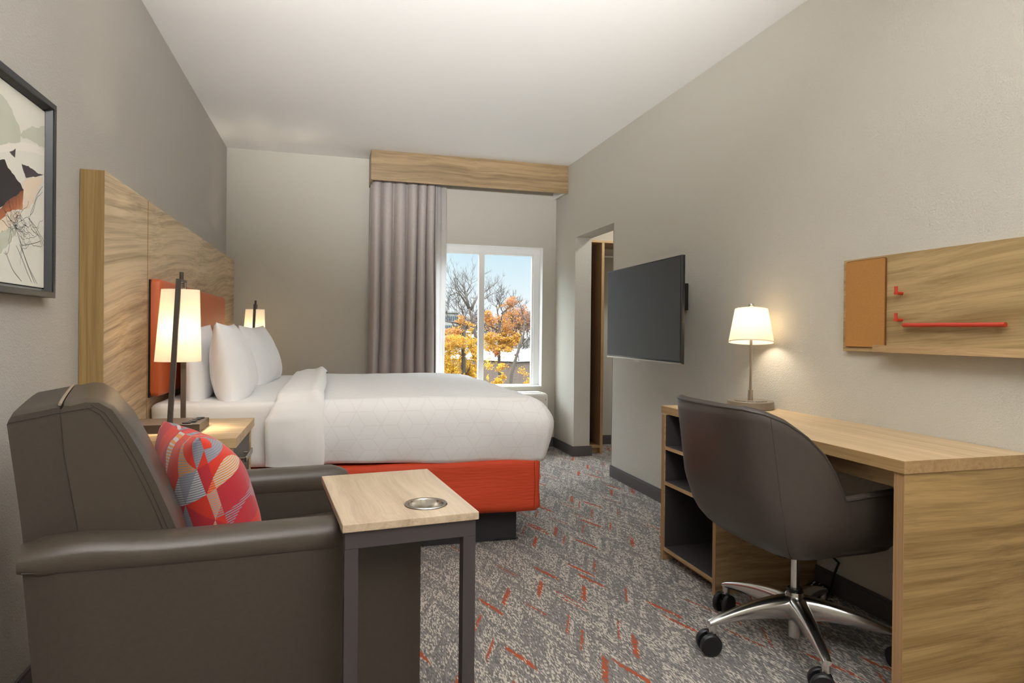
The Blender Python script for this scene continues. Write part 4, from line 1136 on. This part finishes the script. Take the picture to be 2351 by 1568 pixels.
# studio lamp added as unseen fill behind the camera, bounced off the ceiling over the bed
fl = thing('added_studio_lamp', 'added tilted studio lamp on a stand, unseen fill light behind the camera', 'studio lamp', (.25, -.75, 0))
for k in range(3):
    a = R(120 * k); link('leg', MB().tube([(0, 0, .5), (.4 * math.cos(a), .4 * math.sin(a), .01)], .01, 8), STEEL_DK, fl)
link('pole', MB().tube([(0, 0, .3), (0, 0, 1.50)], .012, 10), STEEL_DK, fl)
MH = Matrix.Translation((0, 0, 1.58)) @ Matrix.Rotation(R(-65), 4, 'X')
link('head', MB().lathe([(.0, -.12), (.05, -.12), (.06, 0), (.11, .04), (.105, .04), (.055, .005), (0, .0)], 30, M=MH), STEEL_DK, fl)
l = bpy.data.lights.new('studio_fill_light', 'SPOT'); l.energy = 1080; l.color = (1, .99, .98); l.spot_size = R(58); l.spot_blend = 1.0; l.shadow_soft_size = .10
o = bpy.data.objects.new('studio_fill_light', l); COL.objects.link(o); o.location = (.25, -.66, 1.62); o.rotation_euler = (R(90 + 25), 0, R(-6))

# ------------------------------------------------------------------ outdoors
def P(px, py, Y):
    """point seen at pixel (px,py) of the photograph on the vertical plane y=Y (layout aid for the distant view)"""
    return CAM_HIT(px, py, Y)
yaw, pitch, roll, F, CY = 2.72651941e-01, -3.85832219e-03, 1.00674067e-02, 1475.74, 767.3
HZ = 1.13
fwd = Vector((math.sin(yaw) * math.cos(pitch), math.cos(yaw) * math.cos(pitch), math.sin(pitch)))
rt = Vector((math.cos(yaw), -math.sin(yaw), 0)); up = rt.cross(fwd)
rt, up = math.cos(roll) * rt + math.sin(roll) * up, -math.sin(roll) * rt + math.cos(roll) * up
CPOS = Vector((0, 0, HZ))
def CAM_HIT(px, py, Y):
    dd = fwd + rt * (px - 1175.5) / F - up * (py - CY) / F
    return CPOS + dd * (Y / dd.y)
GZ = -5.2
struct('ground', MB().box(-150, 250, 12, 400, GZ - .2, GZ), simple('autumn ground', '45412f', .95, var=('524c3a', .6)))
BARK = simple('tree bark', '453d35', .9, var=('352e27', 14))
BARK2 = simple('dark bark', '332b24', .9)
LEAF = {k: simple('leaf ' + k, c, .7) for k, c in (('yellow', 'b89228'), ('gold', 'a67a22'), ('orange', 'a86e3c'), ('rust', '8a5634'), ('brown', '5c493c'))}
for m_ in LEAF.values():       # leaves let some light through
    t = m_.node_tree; b = t.nodes['Principled BSDF']; tr_ = t.nodes.new('ShaderNodeBsdfTranslucent'); tr_.inputs[0].default_value = b.inputs['Base Color'].default_value
    ms = t.nodes.new('ShaderNodeMixShader'); ms.inputs[0].default_value = .35; t.links.new(b.outputs[0], ms.inputs[1]); t.links.new(tr_.outputs[0], ms.inputs[2]); t.links.new(ms.outputs[0], t.nodes['Material Output'].inputs['Surface'])
def limb(mb, pts, r0, r1, twigs, tl, rnd, depth=2, n=5):
    rs = [r0 + (r1 - r0) * i / (len(pts) - 1) for i in range(len(pts))]
    mb.tube(pts, rs, n)
    for k in range(twigs):
        t = rnd.uniform(.25, 1); i = min(int(t * (len(pts) - 1)), len(pts) - 2); f_ = t * (len(pts) - 1) - i
        p0 = Vector(pts[i]).lerp(Vector(pts[i + 1]), f_); dr = (Vector(pts[i + 1]) - Vector(pts[i])).normalized()
        rv = Vector((rnd.uniform(-1, 1), rnd.uniform(-1, 1), rnd.uniform(-.3, .9))); dd = (dr * .8 + rv * .8).normalized(); ln = tl * rnd.uniform(.5, 1.1)
        q = [p0]
        for s_ in range(3):
            dd = (dd + Vector((rnd.uniform(-.3, .3), rnd.uniform(-.3, .3), rnd.uniform(-.1, .3)))).normalized(); q.append(q[-1] + dd * ln / 3)
        rr = max(rs[i] * .4, .0035)
        if depth > 0: limb(mb, q, rr, rr * .35, 4, tl * .55, rnd, depth - 1, 4)
        else: mb.tube(q, [rr, rr * .8, rr * .6, rr * .3], 3)
def leaves(mb, blobs, rnd, size):
    """blobs: (centre, radii, count, material index)"""
    for (c_, rd, cnt, mis) in blobs:
        for k in range(int(cnt * (3.0 if size < .04 else 1))):
            while True:
                q = Vector((rnd.uniform(-1, 1), rnd.uniform(-1, 1), rnd.uniform(-1, 1)))
                if q.length < 1: break
            p_ = Vector(c_) + Vector((q.x * rd[0], q.y * rd[1], q.z * rd[2]))
            # clumping
            if noise.noise(p_ * 4.6) < -.04 or noise.noise(p_ * 9) < -.12: continue
            a = Vector((rnd.gauss(0, 1), rnd.gauss(0, 1), rnd.gauss(0, 1))).normalized(); b_ = a.cross(Vector((rnd.gauss(0, 1), rnd.gauss(0, 1), rnd.gauss(0, 1)))).normalized()
            s_ = size * rnd.uniform(.6, 1.25)
            mb.add([p_ - a * s_, p_ + b_ * s_ * .42, p_ + a * s_, p_ - b_ * s_ * .42], [(0, 1, 2, 3)], rnd.choice(mis))
def tree(name, label, trunk_pts, limbs, blobs, Y, bark, seed, size=.1, tw=5, tl=1.2, r0=.12, group=None):
    rnd = random.Random(seed)
    base = P(trunk_pts[0][0], trunk_pts[0][1], Y); base.z = GZ
    v = thing(name, label, 'tree', base)
    mb = MB(); tp = [base] + [P(a, b, Y) for (a, b) in trunk_pts]
    limb(mb, tp, r0, r0 * .6, 1, tl, rnd, 1, 7)
    for (pts, r, tws) in limbs:
        q = [P(a, b, Y) + Vector((0, dy, 0)) for (a, b, dy) in pts]
        limb(mb, q, r, r * .3, tws, tl, rnd, 2)
    link('trunk', mb, bark, v, world=True, recalc=False, sharp=0)
    if blobs:
        mb = MB(); k = Y / F * 1.02
        leaves(mb, [(P(a, b, Y + dy), (rx * k, rx * k * .8, ry * k), c_, m_) for (a, b, dy, rx, ry, c_, m_) in blobs], rnd, size)
        link('foliage', mb, [LEAF[q] for q in ('yellow', 'gold', 'orange', 'rust', 'brown')], v, world=True, recalc=False, sharp=0)
    return v
tree('bare_tree', 'tall bare tree with forked grey trunk standing behind the window mullion',
     [(1102, 900), (1097, 800), (1086, 740), (1077, 708)],
     [([(1077, 708, 0), (1073, 690, 0), (1071, 668, .3), (1068, 650, .5)], .065, 6), ([(1077, 708, 0), (1066, 690, 0), (1052, 677, -.4), (1040, 674, -.6), (1022, 682, -1)], .05, 6),
      ([(1080, 712, 0), (1090, 693, 0), (1100, 682, .4), (1112, 670, .5), (1135, 660, 1)], .055, 6), ([(1072, 670, 0), (1080, 655, 0), (1088, 642, .4)], .025, 6), ([(1100, 685, 0), (1117, 685, .2), (1140, 670, .4)], .03, 7),
      ([(1073, 690, 0), (1060, 668, .3), (1050, 650, .5)], .025, 6)], [], 24, BARK, 3, tl=.8, r0=.09)
YM = [0, 0, 1]; OM = [1, 2, 2, 3]
tree('yellow_maple', 'bright yellow maple tree filling the lower left window pane',
     [(1064, 900), (1064, 800), (1066, 740)],
     [([(1065, 790, 0), (1067, 745, 0), (1066, 715, .1)], .028, 6), ([(1065, 780, 0), (1050, 750, .3), (1030, 715, .4), (1018, 702, .5)], .02, 7), ([(1065, 760, 0), (1080, 745, .2), (1088, 738, .3)], .03, 5), ([(1065, 745, 0), (1045, 740, .2), (1024, 737, .3)], .03, 5)],
     [(1050, 805, .2, 48, 58, 3000, YM + [1]), (1036, 818, 0, 40, 38, 3200, YM), (1078, 825, .4, 26, 42, 3400, YM), (1045, 785, -.3, 34, 18, 1300, YM + [2]), (1085, 775, .3, 18, 22, 800, YM), (1075, 752, 0, 20, 16, 300, [0, 1, 2]), (1056, 733, 0, 12, 10, 160, [1, 2]), (1036, 762, 0, 26, 10, 380, [2, 1, 3]), (1030, 850, 0, 40, 20, 1500, YM), (1075, 860, 0, 28, 20, 1200, YM)], 13, BARK2, 8, size=.021, tl=.6, r0=.06)
tree('orange_maple', 'orange leaved maple tree in the right window pane',
     [(1148, 900), (1145, 800), (1147, 740)],
     [([(1147, 745, 0), (1155, 718, 0), (1152, 700, .2)], .022, 6), ([(1147, 745, 0), (1142, 715, 0), (1145, 700, .2), (1148, 690, .2)], .02, 8), ([(1152, 720, 0), (1175, 708, .4), (1190, 702, .5)], .02, 8), ([(1147, 760, 0), (1125, 745, .4), (1112, 735, .5)], .02, 7), ([(1148, 770, 0), (1170, 750, .4), (1195, 735, .5)], .02, 7)],
     [(1160, 755, .2, 50, 52, 1700, OM + [1]), (1135, 800, .2, 34, 40, 900, YM), (1135, 735, 0, 28, 16, 500, OM), (1180, 692, 0, 24, 12, 260, [2, 2, 3]), (1165, 712, 0, 26, 18, 360, OM), (1195, 712, .3, 20, 18, 180, [2, 3]), (1140, 775, 0, 32, 15, 1500, [2, 1, 0]), (1178, 780, 0, 26, 22, 1500, [1, 0, 2]), (1120, 725, 0, 14, 14, 260, [1, 2]), (1150, 800, 0, 40, 12, 1200, [0, 1, 2]), (1135, 812, -.2, 12, 8, 300, [3, 2]), (1172, 755, 0, 22, 12, 500, OM)], 15, BARK2, 12, size=.024, tl=.45, r0=.045)
tree('leaning_tree', 'thin leaning bare trunk in front of the brick building',
     [(1172, 900), (1174, 862), (1182, 830), (1193, 795), (1199, 770)],
     [([(1192, 795, 0), (1203, 765, 0), (1208, 735, .1), (1209, 722, .1)], .022, 4), ([(1190, 800, 0), (1212, 786, .2), (1228, 772, .4)], .03, 5), ([(1182, 815, 0), (1192, 812, .1), (1198, 830, .2)], .02, 4)],
     [(1128, 842, 0, 26, 16, 900, YM), (1152, 845, .2, 18, 12, 420, [1, 2, 0]), (1140, 868, 0, 24, 16, 900, YM), (1205, 852, .3, 18, 16, 110, [0, 1]), (1212, 875, .2, 16, 10, 260, [0, 0, 1])], 12, BARK, 22, size=.021, tl=.4, r0=.04)
# wooded hills far behind
def bushmass(name, label, x0, x1, py_top, Y, mis, seed, cnt):
    rnd = random.Random(seed); v = thing(name, label, 'trees', (P((x0 + x1) / 2, 800, Y).x, Y, GZ)); mb = MB(); blobs = []
    nb = 9
    for i in range(nb):
        px_ = x0 + (x1 - x0) * (i + .5) / nb; py_ = py_top + rnd.uniform(-4, 8); k = Y / F; q = P(px_, py_ + 22, Y + rnd.uniform(-3, 3))
        blobs.append((q, ((x1 - x0) / nb * k * 1.1, 3, 24 * k), cnt, mis))
    leaves(mb, blobs, rnd, Y * .0019)
    link('foliage', mb, [LEAF[q] for q in ('yellow', 'gold', 'orange', 'rust', 'brown')], v, world=True, recalc=False, sharp=0)
    mb = MB()
    for (c_, rd, n_, mm) in blobs:
        limb(mb, [Vector((c_.x, c_.y, GZ)), Vector((c_.x, c_.y, c_.z - rd[2] * .5)), c_ + Vector((.3, 0, rd[2] * .3))], .07, .03, 6, rd[2] * .45, rnd, 1, 4)
    link('trunks', mb, BARK2, v, world=True, recalc=False, sharp=0)['kind'] = 'stuff'
    v['kind'] = 'stuff'
bushmass('brown_woods', 'brown bare woodland rising at the right behind the orange maple', 1165, 1240, 712, 60, [4, 4, 3], 5, 1600)
bushmass('distant_woods', 'dark distant woodland along the horizon behind the roofs', 1000, 1180, 724, 135, [4], 6, 1500)

def bricks():
    m, t, b = mat('brown brick'); tc = t.nodes.new('ShaderNodeTexCoord'); mp = t.nodes.new('ShaderNodeMapping'); mp.inputs['Rotation'].default_value = (R(90), 0, 0)
    br = t.nodes.new('ShaderNodeTexBrick'); br.inputs['Scale'].default_value = 5.5; br.inputs['Color1'].default_value = lin('54433a'); br.inputs['Color2'].default_value = lin('463730'); br.inputs['Mortar'].default_value = lin('6f675e'); br.inputs['Mortar Size'].default_value = .018
    sp = t.nodes.new('ShaderNodeSeparateXYZ'); cb_ = t.nodes.new('ShaderNodeCombineXYZ'); t.links.new(tc.outputs['Object'], sp.inputs[0])
    s_ = N(t, sp.outputs[0]) + N(t, sp.outputs[1]); t.links.new(s_.s, cb_.inputs[0]); t.links.new(sp.outputs[2], cb_.inputs[1]); t.links.new(cb_.outputs[0], br.inputs['Vector'])
    t.links.new(br.outputs['Color'], b.inputs['Base Color']); b.inputs['Roughness'].default_value = .9; return m
BRICK = bricks(); ROOFW = simple('white membrane roof', '96999c', .8); GREYB = simple('grey facade', '6c6c68', .8); GLZ = simple('dark glazing', '2f3a42', .15)
def building(name, label, pxa, pxb, Ya, depth, ztop, wallm, roofm, windows=None, over=.3, rot=0):
    a = P(pxa, 800, Ya); b = P(pxb, 800, Ya)
    v = thing(name, label, 'building', ((a.x + b.x) / 2, Ya + depth / 2, GZ), R(rot))
    hx = (b.x - a.x) / 2; hy = depth / 2; H_ = ztop - GZ
    link('walls', MB().box(-hx, hx, -hy, hy, 0, H_), wallm, v)
    link('roof', MB().box(-hx - over, hx + over, -hy - over, hy + over, H_, H_ + .25), roofm, v)
    if windows:
        nw, z0, z1 = windows
        for (zz0, zz1) in ((z0, z1),) if not isinstance(z0, (list, tuple)) else zip(z0, z1):
            for i in range(nw):
                x = -hx + (i + .15) * 2 * hx / nw; link('window', MB().box(x, x + 1.4 * hx / nw, -hy - .05, -hy + .02, zz0 - GZ, zz1 - GZ), GLZ, v)
    return v
def corner_building(name, label, C, ang, l1, l2, ztop, wallm, roofm):
    d1 = Vector((math.cos(R(ang)), math.sin(R(ang)), 0)); d2 = Vector((-d1.y, d1.x, 0)); c_ = C + d1 * l1 / 2 + d2 * l2 / 2
    v = thing(name, label, 'building', (c_.x, c_.y, GZ), R(ang)); H_ = ztop - GZ
    link('walls', MB().box(-l1 / 2, l1 / 2, -l2 / 2, l2 / 2, 0, H_), wallm, v)
    link('roof', MB().box(-l1 / 2 - .1, l1 / 2 + .1, -l2 / 2 - .1, l2 / 2 + .1, H_, H_ + .12), roofm, v)
corner_building('brick_building', 'brown brick building with white flat roof low in the right pane', P(1183, 834, 30), 32, 22, 13, -.33, BRICK, ROOFW)
building('shop_building', 'low pale building with dark glass front beyond the brick one', 1105, 1260, 74, 12, .35, GREYB, ROOFW, (9, -2.6, -1.0))
building('office_block', 'long grey office block with window rows on the left horizon', 995, 1052, 118, 12, 4.5, GREYB, GREYB, (12, (1.4, 3.0), (2.2, 3.9)))
building('warehouse', 'white roofed warehouse below the office block at left', 985, 1075, 88, 22, .95, GREYB, ROOFW, None)

# ------------------------------------------------------------------ world, sun
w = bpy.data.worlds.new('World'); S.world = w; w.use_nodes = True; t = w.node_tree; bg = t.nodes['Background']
tc = t.nodes.new('ShaderNodeTexCoord'); sp = t.nodes.new('ShaderNodeSeparateXYZ'); t.links.new(tc.outputs['Generated'], sp.inputs[0])
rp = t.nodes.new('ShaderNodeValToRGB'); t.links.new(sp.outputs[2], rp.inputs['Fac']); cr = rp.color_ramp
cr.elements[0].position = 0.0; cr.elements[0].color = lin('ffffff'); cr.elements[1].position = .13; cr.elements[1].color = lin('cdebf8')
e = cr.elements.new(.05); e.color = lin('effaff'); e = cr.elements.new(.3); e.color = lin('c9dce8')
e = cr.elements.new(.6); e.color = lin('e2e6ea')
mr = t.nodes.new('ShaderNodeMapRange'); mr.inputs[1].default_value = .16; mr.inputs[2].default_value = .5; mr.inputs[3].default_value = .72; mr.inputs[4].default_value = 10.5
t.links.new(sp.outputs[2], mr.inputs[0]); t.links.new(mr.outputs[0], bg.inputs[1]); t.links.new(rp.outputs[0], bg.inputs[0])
l = bpy.data.lights.new('sun', 'SUN'); l.energy = 1.2; l.angle = .01; l.color = (1, .95, .86); so = bpy.data.objects.new('sun', l); COL.objects.link(so)
so.rotation_euler = (R(58), 0, R(-28))      # from behind and left of the building, onto the trees

# ------------------------------------------------------------------ camera
cam = bpy.data.cameras.new('camera'); co = bpy.data.objects.new('camera', cam); COL.objects.link(co)
cam.sensor_fit = 'HORIZONTAL'; cam.sensor_width = 36.0; cam.lens = 36.0 * F / 2351
cam.shift_x = 0.0; cam.shift_y = -(784 - CY) / 2351 * -1 * -1
cam.clip_start = .02; cam.clip_end = 800
M3 = Matrix((rt, up, -fwd)).transposed(); co.matrix_world = Matrix.Translation(CPOS) @ M3.to_4x4()
S.camera = co
S.view_settings.view_transform = 'Standard'; S.view_settings.look = 'None'; S.view_settings.gamma = 1; S.view_settings.exposure = 0.6; S.view_settings.use_curve_mapping = False
S.cycles.use_denoising = True; S.cycles.max_bounces = 10; S.cycles.diffuse_bounces = 6; S.cycles.transparent_max_bounces = 12; S.cycles.caustics_reflective = False; S.cycles.caustics_refractive = False
S.cycles.sample_clamp_indirect = 6.0
